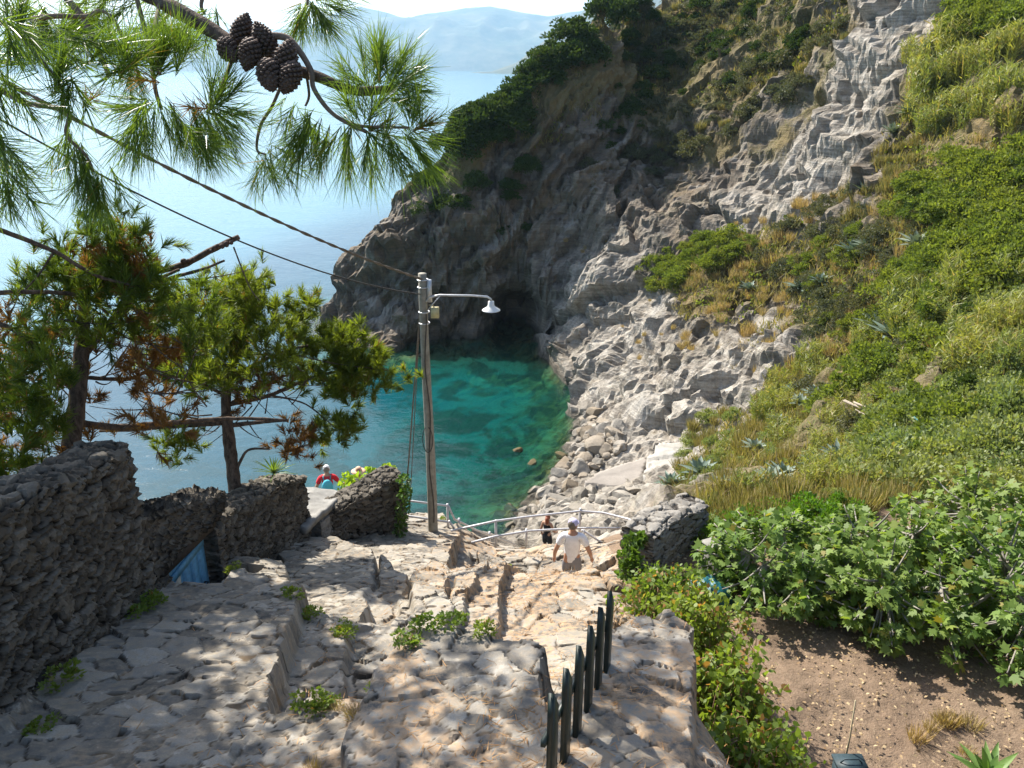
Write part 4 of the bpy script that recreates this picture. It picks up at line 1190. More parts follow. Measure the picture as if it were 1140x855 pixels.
hik = person(stand(363, 520.5, 21.5, 1.70), R(12), 'hiker in red shirt and white hat with turquoise backpack', 1.70, 1.05, lelb=(-.33, -.03, 1.14), lwri=(-.36, .12, .95),
             relb=(.36, .05, 1.18), rwri=(.52, .22, 1.08), shirt=(.62, .03, .04), short=(.2, .19, .17), hair=(.2, .17, .14), hat=(.78, .76, .74), brim=.04, pack=(.10, .48, .58), lean=.06)
wm2 = person(stand(398, 522, 21.8, 1.66), R(-5), 'person in wide straw sun hat half hidden by bright vine leaves', 1.66, .95, shirt=(.5, .42, .36), short=(.2, .2, .22), hair=(.3, .18, .1), hat=(.66, .40, .28), brim=.12, lean=.05)
# small bits of ground they stand on
# ================================================================== VEGETATION
M_BARK = M_stone('pine_bark', (.07, .05, .04), (.11, .08, .06), (.16, .12, .09), (.03, .02, .018), (.1, .06, .04), 1.3, lichen=False)
def mbark():
    g = G('pine_bark_ridged'); p = g.coord('Object', (9, 9, 2.2))
    n1 = g.noise(2.2, 6, p, .65); n2 = g.noise(9, 5, p)
    c = g.mix(g.rng(n1, .38, .62), (.045, .033, .027), (.145, .105, .08)); c = g.mix(g.rng(n2, .5, .7, 0, .5), c, (.2, .16, .125))
    return g.done(g.bsdf(c, .9, g.bump(n1, .9, .03), .15))
M_BARK = mbark()
M_TWIG = M_plain('grey_brown_twig', (.17, .125, .095), .85, .2, .4, 60, .4)
M_NEEDLE = M_leaf('green_pine_needles', (.03, .07, .014), (.14, .22, .03), .42, .35, (.26, .17, .05), .05, .5)
M_NEEDLEM = M_leaf('mid_pine_needles', (.035, .07, .013), (.165, .21, .026), .46, .5, (.17, .085, .025), .10, .3)
M_NEEDLED = M_leaf('dead_pine_needles', (.085, .042, .018), (.20, .115, .045), .35, .7, None, 0, .2)
M_CONE = M_plain('pine_cone_scale', (.085, .055, .042), .7, .3, .4, 60, .3)

def tuft(base, d, n, nl, wid, spread=(.25, 1.0), axis=.06, droop=0.):
    """brush of needles round a shoot: base point(s), direction, needles"""
    d = np.asarray(d, float); d = d / np.linalg.norm(d)
    t = rng.random(n); th = rng.random(n) * 2 * math.pi; sp_ = rng.uniform(*spread, n)
    a = np.cross(d, [0, 0, 1.]); a = a / (np.linalg.norm(a) + 1e-6) if np.linalg.norm(a) > 1e-3 else np.array([1., 0, 0]); b_ = np.cross(d, a)
    dirs = d * np.cos(sp_)[:, None] + (a * np.cos(th)[:, None] + b_ * np.sin(th)[:, None]) * np.sin(sp_)[:, None]
    dirs[:, 2] -= droop * rng.random(n)
    pos = np.asarray(base) + d * (t * axis)[:, None]
    return pos, dirs, nl * rng.uniform(.75, 1.1, n), np.full(n, wid) * rng.uniform(.8, 1.2, n)
NSH = np.array([[-.5, 0, 0], [.5, 0, 0], [.42, .55, .03], [.1, 1, .0], [-.1, 1, .0], [-.42, .55, .03]], float)
NSF = [(0, 1, 2, 5), (5, 2, 3, 4)]
def needle_obj(name, parts, m, parent):
    pos = np.concatenate([p[0] for p in parts]); d = np.concatenate([p[1] for p in parts]); L = np.concatenate([p[2] for p in parts]); w_ = np.concatenate([p[3] for p in parts])
    V, F, r = leaves(NSH, NSF, pos, d, L, rng.random(len(pos)) * 6.28, w_ / L)
    k = np.repeat(np.concatenate([np.full(len(p[0]), rng.random()) for p in parts]), 2)
    return link(name, np_mesh(name, V, F, m, False, {'rnd': ('FACE', np.clip(.55 * k + .45 * r, 0, 1))}), parent)

def smooth_path(pts, n):
    pts = np.asarray(pts, float); k = len(pts); out = []
    for t_ in np.linspace(0, k - 1, n):
        i = min(int(t_), k - 2); f = t_ - i; p0 = pts[max(i - 1, 0)]; p1 = pts[i]; p2 = pts[i + 1]; p3 = pts[min(i + 2, k - 1)]
        out.append(.5 * ((2 * p1) + (-p0 + p2) * f + (2 * p0 - 5 * p1 + 4 * p2 - p3) * f * f + (-p0 + 3 * p1 - 3 * p2 + p3) * f ** 3))
    return np.array(out)
def limb(b, px, r0, r1, seg=8, n=None, wob=0.02):
    q = smooth_path([P(*a) for a in px], n or len(px) * 6)
    rb = np.linspace(r0, r1, len(q)) if not isinstance(r0, list) else np.interp(np.linspace(0, len(r0) - 1, len(q)), np.arange(len(r0)), r0)
    if isinstance(r0, list): r0 = .02
    r = rb * (1 + .12 * vnoise(q * 14, 3)); q = q + wob * r0 * 20 * .05 * np.stack([vnoise(q * 9, 1), vnoise(q * 9, 2), vnoise(q * 9, 4)], -1)
    b.tube(q, r, seg)
    return q

# ---- the near pine: its trunk and crown stand outside the frame, one branch reaches in
D0 = 2.05
near = empty('pine_tree', (-7.2, 6.2, H - 6.6), 'pine whose cone bearing branch with long green needles hangs in from the upper left', 'pine tree')
NO = np.array(near.location)
class Sub:                         # builds in world space, stored relative to the tree
    pass
def rel(o, off):
    me = o.data; n = len(me.vertices); V = np.zeros(n * 3, np.float32); me.vertices.foreach_get('co', V)
    V = V.reshape(-1, 3) - np.asarray(off, np.float32); me.vertices.foreach_set('co', V.ravel()); me.update(); return o
b = MB()
limb(b, [(-900, 420, 9.0), (-700, 100, 8.6), (-420, -240, 7.5), (-150, -220, 4.5), (60, -70, 2.6), (150, -14, 2.15), (180, 2, 2.1), (230, 30, 2.08), (262, 50, 2.06), (300, 70, 2.05), (350, 84, 2.05), (395, 101, 2.04), (440, 98, 2.03)], [.15, .14, .12, .06, .03, .0205, .0195, .0185, .018, .0165, .0145, .012, .0085], 0, 10, 160)
rel(b.build('branch', M_BARK, near), NO)
b = MB()
for px, r0, r1 in [([(298, 40, 2.0), (322, 44, 2.0), (345, 76, 2.0), (350, 100, 2.0), (372, 128, 2.0), (408, 147, 2.0)], .0085, .005),
                   ([(313, 95, 2.1), (303, 118, 2.1), (290, 140, 2.1), (286, 166, 2.1), (296, 172, 2.1)], .005, .003),
                   ([(66, -10, 2.2), (85, 10, 2.2), (96, 26, 2.2), (112, 62, 2.2), (122, 85, 2.2)], .011, .006),
                   ([(34, 22, 2.1), (60, 18, 2.1), (96, 18, 2.15), (110, 12, 2.15), (125, 20, 2.15), (140, 48, 2.15)], .007, .004),
                   ([(-30, 90, 2.1), (0, 100, 2.1), (30, 115, 2.1), (75, 124, 2.1), (74, 150, 2.1), (95, 172, 2.1), (104, 190, 2.1)], .009, .003),
                   ([(230, -20, 2.3), (224, 5, 2.3), (228, 16, 2.3)], .007, .004),
                   ([(178, 2, 2.1), (172, 40, 2.0), (178, 82, 1.95)], .006, .004), ([(150, -10, 2.1), (165, 50, 2.1), (173, 100, 2.05), (180, 122, 2.05)], .007, .004),
                   ([(262, 50, 2.06), (250, 90, 2.0), (236, 120, 1.97)], .005, .004), ([(372, 128, 2.0), (400, 140, 2.0), (455, 142, 2.0)], .005, .003),
                   ([(-40, 10, 1.9), (10, 30, 1.9), (40, 60, 1.9), (70, 100, 1.9)], .008, .004), ([(345, -30, 2.4), (342, 5, 2.4)], .006, .004),
                   ([(340, 78, 2.05), (344, 105, 2.08), (340, 118, 2.08)], .004, .003), ([(0, 150, 1.8), (8, 190, 1.8)], .005, .003)]:
    b = MB(); limb(b, px, r0, r1, 7, 40, .03); rel(b.build('twig', M_TWIG, near), NO)
U, DN = np.array([0, .37, .93]), np.array([0, -.2, -1.])
Rt = np.array([1., 0, 0])
tp = []
def tf(u, v, d, dirv, n, L=.135, w_=.0016, spread=(.1, .75), axis=.05, droop=.0):
    dirv = np.asarray(dirv, float) / np.linalg.norm(dirv)
    for j in range(4):
        a_ = 0 if j == 0 else 1
        tp.append(tuft(P(u + a_ * rng.normal() * 7, v + a_ * rng.normal() * 6, d + a_ * rng.normal() * .02), dirv + a_ * rng.normal(size=3) * .3, int(n * .50), L * .76 * rng.uniform(.85, 1.05), w_ * 1.2, (.05, min(1.3, spread[1] * 1.35)), axis * 1.6, droop * .6 + .04))
tf(178, 84, 1.95, U * 1.2 + Rt * .1, 190, .14); tf(196, 80, 1.97, U + Rt * .5, 90, .13)
tf(236, 121, 1.97, U * .8 + Rt * .4, 130, .125); tf(232, 118, 1.99, Rt * .9 + DN * .25, 90, .13, droop=.5)
for du in (-30, -12, 8, 26, 45): tf(185 + du, 112 + abs(du) * .18, 2.03 + .002 * du, DN + Rt * du * .014, 95, .16, .0015, (.05, .6), .06, .3)
tf(175, 112, 2.03, -Rt * .9 + U * .1, 80, .14, droop=.3); tf(215, 140, 2.0, DN + Rt * .5, 90, .15, droop=.3)
tf(410, 146, 2.0, U * 1.1 + Rt * .15, 130, .12); tf(405, 145, 2.0, U * .6 - Rt * .3, 50, .12)
tf(458, 141, 2.0, U + Rt * .15, 70, .10); tf(455, 150, 2.0, U * .4 + Rt * .7, 40, .09)
for du in (-62, -40, -20, 0, 22, 44): tf(408 + du, 146 - max(0, -du) * .25, 2.02, DN + Rt * (du * .012 + .12), 100, .155, .0015, (.05, .55), .06, .25)
tf(425, 96, 2.04, U + Rt * -.15, 120, .12); tf(440, 98, 2.03, U * .6 + Rt * .7, 90, .115); tf(415, 98, 2.04, -Rt + U * .5, 60, .11); tf(430, 100, 2.04, Rt * .6 + DN * .3, 40, .1)
tf(434, 97, 2.02, Rt * .9 + U * .45, 80, .115); tf(441, 98, 2.02, Rt + DN * .1, 50, .1); tf(420, 94, 2.03, U + Rt * .1, 80, .12); tf(402, 96, 2.03, U * .8 - Rt * .5, 50, .1)
tf(342, 2, 2.4, DN * .5 + Rt * .5, 120, .15, droop=.4); tf(342, 0, 2.4, DN * .9 - Rt * .4, 120, .14, droop=.3); tf(352, -8, 2.4, Rt + DN * .2, 90, .15)
tf(296, 172, 2.1, DN - Rt * .15, 60, .12); tf(300, 170, 2.1, DN * .5 + Rt * .6, 45, .1); tf(292, 166, 2.1, DN + Rt * .35, 40, .11)
tf(340, 118, 2.08, DN - Rt * .1, 60, .12, droop=.2); tf(328, 112, 2.1, DN * 1.2 - Rt * .3, 40, .12)
for (u, v) in ((100, 178), (88, 160), (112, 190), (74, 140)): tf(u, v, 2.1, DN + Rt * rng.uniform(-.1, .5), 90, .14, .0016, (.05, .6), .06, .2)
for (u, v) in ((60, 105), (40, 70), (75, 88), (20, 40), (60, 40), (105, 75), (130, 92)): tf(u, v, 1.9, U * rng.uniform(-.2, .9) + Rt * rng.uniform(-.5, .6) + DN * .3, 110, .13, .0017, (.1, .9))
for (u, v) in ((8, 192), (-5, 150), (0, 90), (-20, 60), (10, 20), (-10, 120)): tf(u, v, 1.75, DN * rng.uniform(.2, 1) + Rt * rng.uniform(-.6, .5), 100, .13, .0017, (.1, .9))
for (u, v) in ((150, 5), (120, -8), (200, -5), (90, 15), (45, 5), (235, 8), (170, 25), (145, 60), (10, 5), (65, -5)): tf(u, v, 2.25, DN * rng.uniform(.1, .8) + Rt * rng.uniform(-.7, .7), 100, .14, .0017, (.1, .9), .06, .2)
rel(needle_obj('needles', tp, M_NEEDLE, near), NO)
dp = [tuft(P(u, v, d), DN * .4 + Rt * rng.uniform(-1, 1) + U * .5, 45, .06, .002, (.1, 1.2)) for u, v, d in ((408, 148, 1.99), (458, 146, 1.99), (236, 122, 1.96), (178, 92, 1.95), (90, 122, 2.1), (116, 60, 2.2))]
for d_ in dp: rel(needle_obj('dry_bud', [d_], M_NEEDLED, near), NO)
# cones
def cone_mesh(seed):
    r = np.random.default_rng(seed); b = MB(); L, Rm = .082, .026; n = 105
    for k in range(n):
        t_ = (k + .5) / n; z = L * t_; rad = Rm * math.sin(math.pi * min(1, .16 + t_ * .86)) ** .75
        a = k * 2.399963; c = np.array([math.cos(a), math.sin(a), 0]); s = np.array([-math.sin(a), math.cos(a), 0]); up = np.array([0, 0, 1.])
        h = .0065 * (1.25 - .5 * t_); w_ = .0075 * (1.2 - .55 * t_); o = c * rad + up * z
        tip = o + c * (.0055 * r.uniform(.8, 1.2)) + up * .003
        b.add(np.array([o - s * w_, o + up * h, o + s * w_, o - up * h * .7, tip, o - c * rad * .7 + up * .004]), None, [(0, 4, 1), (1, 4, 2), (2, 4, 3), (3, 4, 0), (0, 1, 5), (1, 2, 5), (2, 3, 5), (3, 0, 5)])
    b.ball((0, 0, L * .5), (Rm * .8, Rm * .8, L * .46), 12, 8)
    fs = [np.concatenate(b.Q), np.concatenate(b.T)]
    return np_mesh('cone', np.concatenate(b.V), fs, M_CONE, False)
cms = [cone_mesh(k) for k in range(3)]
for k, (u, v, d, ang, s) in enumerate([(270, 32, 2.02, 20, .95), (256, 58, 1.98, 140, .9), (277, 62, 1.97, 190, .95), (294, 44, 2.0, -20, 1.0), (318, 66, 1.97, 15, 1.05), (300, 84, 1.95, 160, 1.05), (322, 88, 1.95, 200, .95), (285, 50, 2.08, 60, .9)]):
    o = link('pine_cone', cms[k % 3], near)
    ax = U * math.cos(R(ang)) + Rt * math.sin(R(ang)) + np.array([0, -.45, 0]) * (1 if k % 2 else .3); ax /= np.linalg.norm(ax)
    q = Vector(ax).to_track_quat('Z', 'Y'); o.rotation_euler = q.to_euler(); o.scale = (s, s, s)
    o.location = P(u, v, d) - ax * .04 - NO
# trunk and overhead crown, which shade the path
b = MB(); b.tube(smooth_path([(-7.2, 6.2, H - 7.4), (-7.1, 6.3, H - 4), (-6.9, 6.6, H - .5), (-6.6, 6.8, H + 2.2), (-6.2, 7, H + 3.6)], 30), np.linspace(.24, .09, 30), 12)
for k in range(16):
    e = np.array([rng.uniform(-8.5, -2.4), rng.uniform(6.2, 10.8), H + rng.uniform(1.5, 3.2)]); s0 = np.array([-6.8, 6.7, H + rng.uniform(.2, 2.8)])
    b.tube(sag(s0, e, 12, -.2), np.linspace(.06, .015, 12), 6)
rel(b.build('trunk', M_BARK, near), NO)
cr = []
for k in range(2100):
    c = np.array([rng.uniform(-9.2, -2.2), rng.uniform(5.6, 12.6), 0]) if k < 1500 else np.array([rng.uniform(-9.2, -6.2), rng.uniform(8.5, 12.9), 0])
    if c[1] > 11.2 and c[0] > -6.2: continue
    c[2] = H + max(1.15, .07 * c[1] + .75) + rng.random() * 1.4
    if fbm(c[None] * np.array([[.9, .9, .3]]), 2, 8)[0] < (-.12 if k < 1500 else -.45): continue
    for j in range(3): cr.append(tuft(c + rng.normal(size=3) * .16, rng.normal(size=3) + U * .8, 26, .16, .02, (.15, 1.1), .12))
rel(needle_obj('crown', cr, M_NEEDLEM, near), NO)

# ---- two pines on the seaward slope
def shoots_from(poly, n, d, seed, grow=.14, w_=.0075, nn=34, lo=0.35, sc=1.5):
    out = []; s = samp(poly, n, seed)
    for u, v in s:
        p0 = P(u, v, rng.uniform(*d))
        if fbm(p0[None] * sc, 2, seed)[0] < -.3: continue
        for j in range(5):
            dv = rng.normal(size=3) * .6 + np.array([.1, -.1, .75]); out.append(tuft(p0 + rng.normal(size=3) * .13, dv, int(nn * 1.35), grow * 1.15, w_ * 1.35, (.12, 1.1), .15))
    return out
q1 = P(82, 560, 10.0); pine1 = empty('pine_tree', q1, 'big leaning pine with browned crown standing behind the tall dark wall', 'pine tree')
b = MB()
limb(b, [(60, 640, 9.9), (76, 540, 10), (80, 490, 10), (88, 430, 10.1), (92, 370, 10.2), (96, 320, 10.4)], .16, .06, 12, 40)
tr = rel(b.build('trunk', M_BARK, pine1), q1)
b = MB()
for px, r0, r1 in [([(-60, 235, 8.5), (0, 256, 8.8), (60, 280, 9.2), (110, 308, 9.6), (170, 322, 10.2)], .035, .015), ([(-20, 328, 9), (30, 325, 9.2), (95, 330, 10), (120, 350, 10.4)], .03, .02),
                   ([(88, 440, 10.1), (50, 400, 9.8), (20, 370, 9.6), (-30, 350, 9.4)], .05, .02), ([(90, 400, 10.2), (130, 350, 10.6), (160, 320, 11), (200, 300, 11.2)], .05, .02),
                   ([(84, 470, 10.1), (130, 476, 10.6), (200, 470, 11.2), (260, 466, 11.8), (320, 468, 12.1)], .055, .02), ([(76, 520, 10), (30, 545, 9.7), (0, 570, 9.5)], .035, .015),
                   ([(60, 280, 9.2), (40, 310, 9.3), (10, 340, 9.3)], .015, .006), ([(170, 320, 10.2), (150, 280, 10.2), (165, 262, 10.2)], .012, .006),
                   ([(110, 330, 11.2), (150, 308, 11.2), (200, 296, 11.3), (240, 276, 11.3), (266, 264, 11.3)], .05, .04), ([(150, 330, 11.2), (190, 310, 11.2), (225, 300, 11.2), (250, 290, 11.2)], .035, .015),
                   ([(260, 275, 11.3), (278, 320, 11.4), (290, 335, 11.4)], .012, .006), ([(88, 420, 10.2), (150, 420, 10.8), (190, 390, 11), (230, 380, 11.2)], .03, .012)]:
    limb(b, px, r0, r1, 7, 34, .12)
for k in range(70):
    u, v = samp([(0, 300), (200, 300), (240, 470), (60, 500), (0, 470)], 1, 300 + k)[0]; d = rng.uniform(9.6, 11.2); b.tube(sag(P(u, v, d), P(u + rng.normal() * 45, v + rng.normal() * 28, d + rng.normal() * .3), 8, .05), np.linspace(.012, .004, 8), 5)
rel(b.build('branches', M_BARK, pine1), q1)
cr = shoots_from([(70, 262), (100, 255), (160, 255), (170, 290), (120, 320), (40, 320)], 34, (9.8, 10.6), 1) + shoots_from([(10, 300), (150, 300), (240, 330), (230, 400), (120, 380), (30, 400)], 120, (9.6, 11.3), 2) \
    + shoots_from([(-20, 330), (40, 330), (60, 500), (20, 560), (-30, 560)], 100, (9.0, 9.9), 4, nn=30)
rel(needle_obj('crown', cr, M_NEEDLEM, pine1), q1)
cr = shoots_from([(-30, 330), (150, 310), (200, 400), (210, 470), (90, 500), (20, 520), (-30, 520)], 85, (9.7, 11.0), 6, .13, .008, 30) + shoots_from([(90, 280), (190, 290), (180, 330), (100, 320)], 26, (10, 10.8), 8, .12)
dn = needle_obj('dead_needles', cr, M_NEEDLED, pine1); rel(dn, q1); dn['label'] = 'brown withered needle clusters inside the crown'
for k in range(26):
    u = rng.uniform(140, 264); b = MB(); b.ball(P(u, np.interp(u, [110, 150, 200, 240, 266], [330, 308, 296, 276, 264]) + rng.uniform(-3.5, 2.5), 11.21), rng.uniform(.028, .04), 7, 5)
    rel(b.build('pine_cone', M_CONE, pine1), q1)

q2 = P(263, 585, 13.4); pine2 = empty('pine_tree', q2, 'slim pine with bright green needle tufts behind the stone wall near the doorway', 'pine tree')
b = MB(); limb(b, [(272, 640, 13.2), (265, 580, 13.4), (260, 530, 13.4), (254, 480, 13.4), (252, 440, 13.4), (262, 400, 13.5), (280, 350, 13.6)], .135, .05, 12, 40)
rel(b.build('trunk', M_BARK, pine2), q2)
b = MB()
for px, r0, r1 in [([(254, 470, 13.4), (200, 474, 13.2), (150, 478, 13), (110, 480, 12.8)], .05, .02), ([(252, 474, 13.4), (290, 470, 13.5), (320, 468, 13.6)], .045, .02), ([(262, 528, 13.4), (275, 502, 13.3), (300, 500, 13.2)], .03, .015),
                   ([(255, 450, 13.4), (300, 440, 13.6), (350, 420, 13.8), (400, 410, 14), (440, 414, 14.1)], .045, .012), ([(258, 420, 13.5), (320, 390, 13.7), (380, 380, 13.9)], .04, .012),
                   ([(270, 380, 13.5), (230, 350, 13.3), (200, 340, 13.2)], .03, .01), ([(300, 440, 13.6), (340, 450, 13.7), (375, 478, 13.8)], .02, .008), ([(252, 440, 13.4), (200, 420, 13.2), (170, 430, 13)], .03, .01)]:
    limb(b, px, r0, r1, 7, 30, .12)
for k in range(50):
    u, v = samp([(180, 400), (340, 380), (350, 470), (200, 480)], 1, 500 + k)[0]; d = rng.uniform(12.8, 13.9); b.tube(sag(P(u, v, d), P(u + rng.normal() * 38, v + rng.normal() * 26, d + rng.normal() * .3), 8, .05), np.linspace(.013, .004, 8), 5)
rel(b.build('branches', M_BARK, pine2), q2)
cr = shoots_from([(150, 320), (230, 300), (300, 330), (330, 370), (340, 420), (250, 440), (160, 420), (140, 370)], 170, (12.4, 14), 11, .15, .009) \
    + shoots_from([(330, 370), (390, 365), (410, 385), (450, 405), (452, 425), (400, 440), (380, 450), (330, 420)], 85, (13.6, 14.2), 12, .14, .009, 40) + shoots_from([(355, 475), (390, 462), (395, 478), (370, 495)], 12, (13.7, 13.9), 13, .14, .009) \
    + shoots_from([(170, 480), (220, 470), (210, 500), (180, 505)], 9, (13, 13.4), 14, .13, .009) + shoots_from([(230, 300), (300, 300), (300, 350), (240, 350)], 26, (13.2, 13.8), 15, .15, .009) + shoots_from([(310, 330), (350, 335), (350, 360), (320, 365)], 12, (13.6, 13.9), 16, .15, .009)
rel(needle_obj('crown', cr, M_NEEDLEM, pine2), q2)
cr = shoots_from([(255, 420), (300, 415), (310, 440), (270, 450)], 12, (13.2, 13.6), 17, .12, .009) + shoots_from([(315, 480), (340, 475), (345, 500), (320, 500)], 9, (13.6, 13.8), 18, .13, .009)
dn = needle_obj('dead_needles', cr, M_NEEDLED, pine2); rel(dn, q2); dn['label'] = 'rust brown withered needle clusters on the lower branches'

# ------------------------------------------------------------------ bush, grass and agave kinds (shared meshes)
def bush_mesh(name, seed, m, nleaf, lsize, clumps=26, shape=DIAMOND, faces=DIAF, flat=.75, stems=True):
    """unit bush of radius about 1, sitting on z = 0"""
    r = np.random.default_rng(seed); pos, d = [], []; per = nleaf // clumps
    for k in range(clumps):
        c = r.normal(size=3); c /= np.linalg.norm(c); c[2] = abs(c[2]) * flat + .08; c[:2] *= r.uniform(.45, .95); c[2] *= r.uniform(.55, 1.05); rad = r.uniform(.16, .36)
        v = r.normal(size=(per, 3)); v /= np.linalg.norm(v, axis=1)[:, None]; v[:, 2] = np.where(r.random(per) < .75, np.abs(v[:, 2]), v[:, 2])
        rr = rad * r.random(per) ** .35
        pos.append(c + v * rr[:, None] * np.array([1, 1, .8])); d.append(v + np.array([0, 0, .35]) + r.normal(size=(per, 3)) * .5)
    pos = np.concatenate(pos); d = np.concatenate(d); pos[:, 2] = np.maximum(pos[:, 2], .02)
    V, F, rn = leaves(shape, faces, pos, d, lsize * r.uniform(.6, 1.25, len(pos)), r.random(len(pos)) * 6.28)
    cl = np.repeat(np.repeat(r.random(clumps), per), len(faces))
    return np_mesh(name, V, F, m, False, {'rnd': ('FACE', np.clip(.5 * cl + .5 * rn, 0, 1))})
def grass_mesh(name, seed, m, n, wid=.02, spread=.35, lean=.45):
    r = np.random.default_rng(seed); a = r.random(n) * 6.28; rr = spread * np.sqrt(r.random(n)); pos = np.stack([np.cos(a) * rr, np.sin(a) * rr, rr * 0], -1)
    b2 = r.random(n) * 6.28; t_ = lean * r.random(n); d = np.stack([np.cos(b2) * t_ + pos[:, 0] * .8, np.sin(b2) * t_ + pos[:, 1] * .8, np.ones(n)], -1)
    V, F, rn = leaves(BLADE, BLADEF, pos, d, r.uniform(.45, 1.05, n), r.random(n) * 6.28, np.full(n, wid))
    return np_mesh(name, V, F, m, False, {'rnd': ('FACE', rn)})
def reed_mesh(name, seed, m, n):
    """canes with arching leaves all along"""
    r = np.random.default_rng(seed); pos, d, L = [], [], []
    for k in range(n):
        a = r.random() * 6.28; rr = .55 * math.sqrt(r.random()); p0 = np.array([math.cos(a) * rr, math.sin(a) * rr, 0]); ax = np.array([math.cos(a) * .22 * r.random(), math.sin(a) * .22 * r.random(), 1.]); h = r.uniform(.6, 1.1)
        for j in range(15):
            t_ = (j + 1.5) / 16; th = r.random() * 6.28; pos.append(p0 + ax * h * t_); d.append([math.cos(th) * .8, math.sin(th) * .8, r.uniform(.25, 1.1)]); L.append(r.uniform(.12, .24))
        pos.append(p0); d.append(ax); L.append(h)
    V, F, rn = leaves(BLADE, BLADEF, np.array(pos), np.array(d), np.array(L), r.random(len(pos)) * 6.28, np.where(np.array(L) > .5, .02, .13))
    return np_mesh(name, V, F, m, False, {'rnd': ('FACE', rn)})
def agave_mesh(name, seed, m, n=26, w0=.085):
    r = np.random.default_rng(seed); b = MB()
    for k in range(n):
        a = k * 2.4 + r.normal() * .1; el = .25 + 1.1 * (k / n) + r.normal() * .06; L = r.uniform(.8, 1.05) * (1 - .25 * k / n); c = np.array([math.cos(a), math.sin(a), 0]); s = np.array([-c[1], c[0], 0]); V = []
        for t_ in np.linspace(0, 1, 7):
            p = c * (L * t_ * math.cos(el - .35 * t_ * (el < .9))) + np.array([0, 0, L * t_ * math.sin(el) - .12 * t_ ** 2]); w_ = w0 * (1.0 + .5 * math.sin(math.pi * t_)) * (1 - t_ ** 3) + .002; up = np.array([0, 0, 1]) * .35 * w_
            V += [p - s * w_ + up, p - c * .02 * (1 - t_) - np.array([0, 0, .01]), p + s * w_ + up]
        F = []
        for j in range(6): F += [(3 * j, 3 * j + 1, 3 * j + 4, 3 * j + 3), (3 * j + 1, 3 * j + 2, 3 * j + 5, 3 * j + 4)]
        b.add(np.array(V), F)
    me = np_mesh(name, np.concatenate(b.V), np.concatenate(b.Q), m, True, {'rnd': ('FACE', np.repeat(r.random(n), 12))}); return me

L_DKG = M_leaf('dark_evergreen_leaf', (.020, .042, .012), (.050, .085, .020), .22, .65, (.12, .09, .04), .04, .1)
L_GRY = M_leaf('grey_green_leaf', (.06, .075, .045), (.11, .12, .075), .22, .6, (.18, .13, .07), .10, .2)
L_BRT = M_leaf('bright_shrub_leaf', (.045, .08, .018), (.155, .20, .045), .38, .6, (.16, .14, .04), .04, .15)
L_PALE = M_leaf('pale_shrub_leaf', (.09, .14, .05), (.22, .26, .11), .34, .5, (.2, .17, .07), .05)
L_REED = M_leaf('yellow_green_reed', (.12, .17, .045), (.25, .27, .09), .36, .5, (.30, .23, .11), .08)
L_DRY = M_leaf('dry_grass_blade', (.25, .195, .11), (.37, .30, .18), .3, .7, None, 0, .2)
L_DRYG = M_leaf('half_dry_grass', (.125, .135, .05), (.23, .215, .10), .3, .6, (.30, .235, .13), .2, .2)
L_AGA = M_leaf('blue_green_agave', (.10, .15, .125), (.19, .25, .21), .08, .5, None, 0, .3)
L_FIG = M_leaf('fig_leaf', (.055, .115, .022), (.17, .25, .06), .36, .5, (.2, .17, .03), .02, .25)
L_BRA = M_leaf('bramble_leaf', (.085, .145, .025), (.17, .235, .05), .4, .5, (.30, .16, .06), .07, .3)
L_IVY = M_leaf('ivy_leaf', (.035, .08, .014), (.085, .16, .03), .3, .4, None, 0, .4)
L_VINE = M_leaf('vine_leaf', (.12, .20, .02), (.22, .32, .04), .5, .45)
L_HED = M_leaf('hedge_leaf', (.05, .12, .012), (.095, .19, .02), .38, .4)
L_DEAD = M_leaf('dead_stem', (.22, .14, .07), (.34, .22, .11), .15, .8, None, 0, .1)

KINDS_ = {
    'dk': [bush_mesh('evergreen_shrub', 200 + k, L_DKG, 2600, .125, 30) for k in range(3)],
    'gr': [bush_mesh('grey_shrub', 210 + k, L_GRY, 1500, .12, 22) for k in range(3)],
    'br': [bush_mesh('green_shrub', 220 + k, L_BRT, 3000, .10, 30) for k in range(3)],
    'pa': [bush_mesh('pale_shrub', 230 + k, L_PALE, 3000, .105, 30) for k in range(3)],
    'rd': [reed_mesh('reed_clump', 240 + k, L_REED, 95) for k in range(3)],
    'dg': [grass_mesh('dry_grass_tuft', 250 + k, L_DRY, 130, .03) for k in range(2)],
    'hg': [grass_mesh('grass_tuft', 260 + k, L_DRYG, 240, .03) for k in range(2)],
    'ag': [agave_mesh('agave', 270 + k, L_AGA) for k in range(3)],
}
NAMES = {'dk': ('evergreen_shrub', 'shrub'), 'gr': ('grey_shrub', 'shrub'), 'br': ('green_shrub', 'shrub'), 'pa': ('pale_shrub', 'shrub'), 'rd': ('reed_clump', 'reeds'),
         'dg': ('dry_grass_tuft', 'grass'), 'hg': ('grass_tuft', 'grass'), 'ag': ('agave', 'agave')}
def plant(kind, q, size, label, group=None, zs=None):
    me = KINDS_[kind][int(rng.random() * len(KINDS_[kind]))]; nm, cat = NAMES[kind]
    o = link(nm, me); o.location = q; o.rotation_euler = (rng.normal() * .08, rng.normal() * .08, rng.random() * 6.28)
    s = size; o.scale = (s * rng.uniform(.85, 1.15), s * rng.uniform(.85, 1.15), s * (zs or rng.uniform(.8, 1.15)))
    return tag(o, label, cat, group)
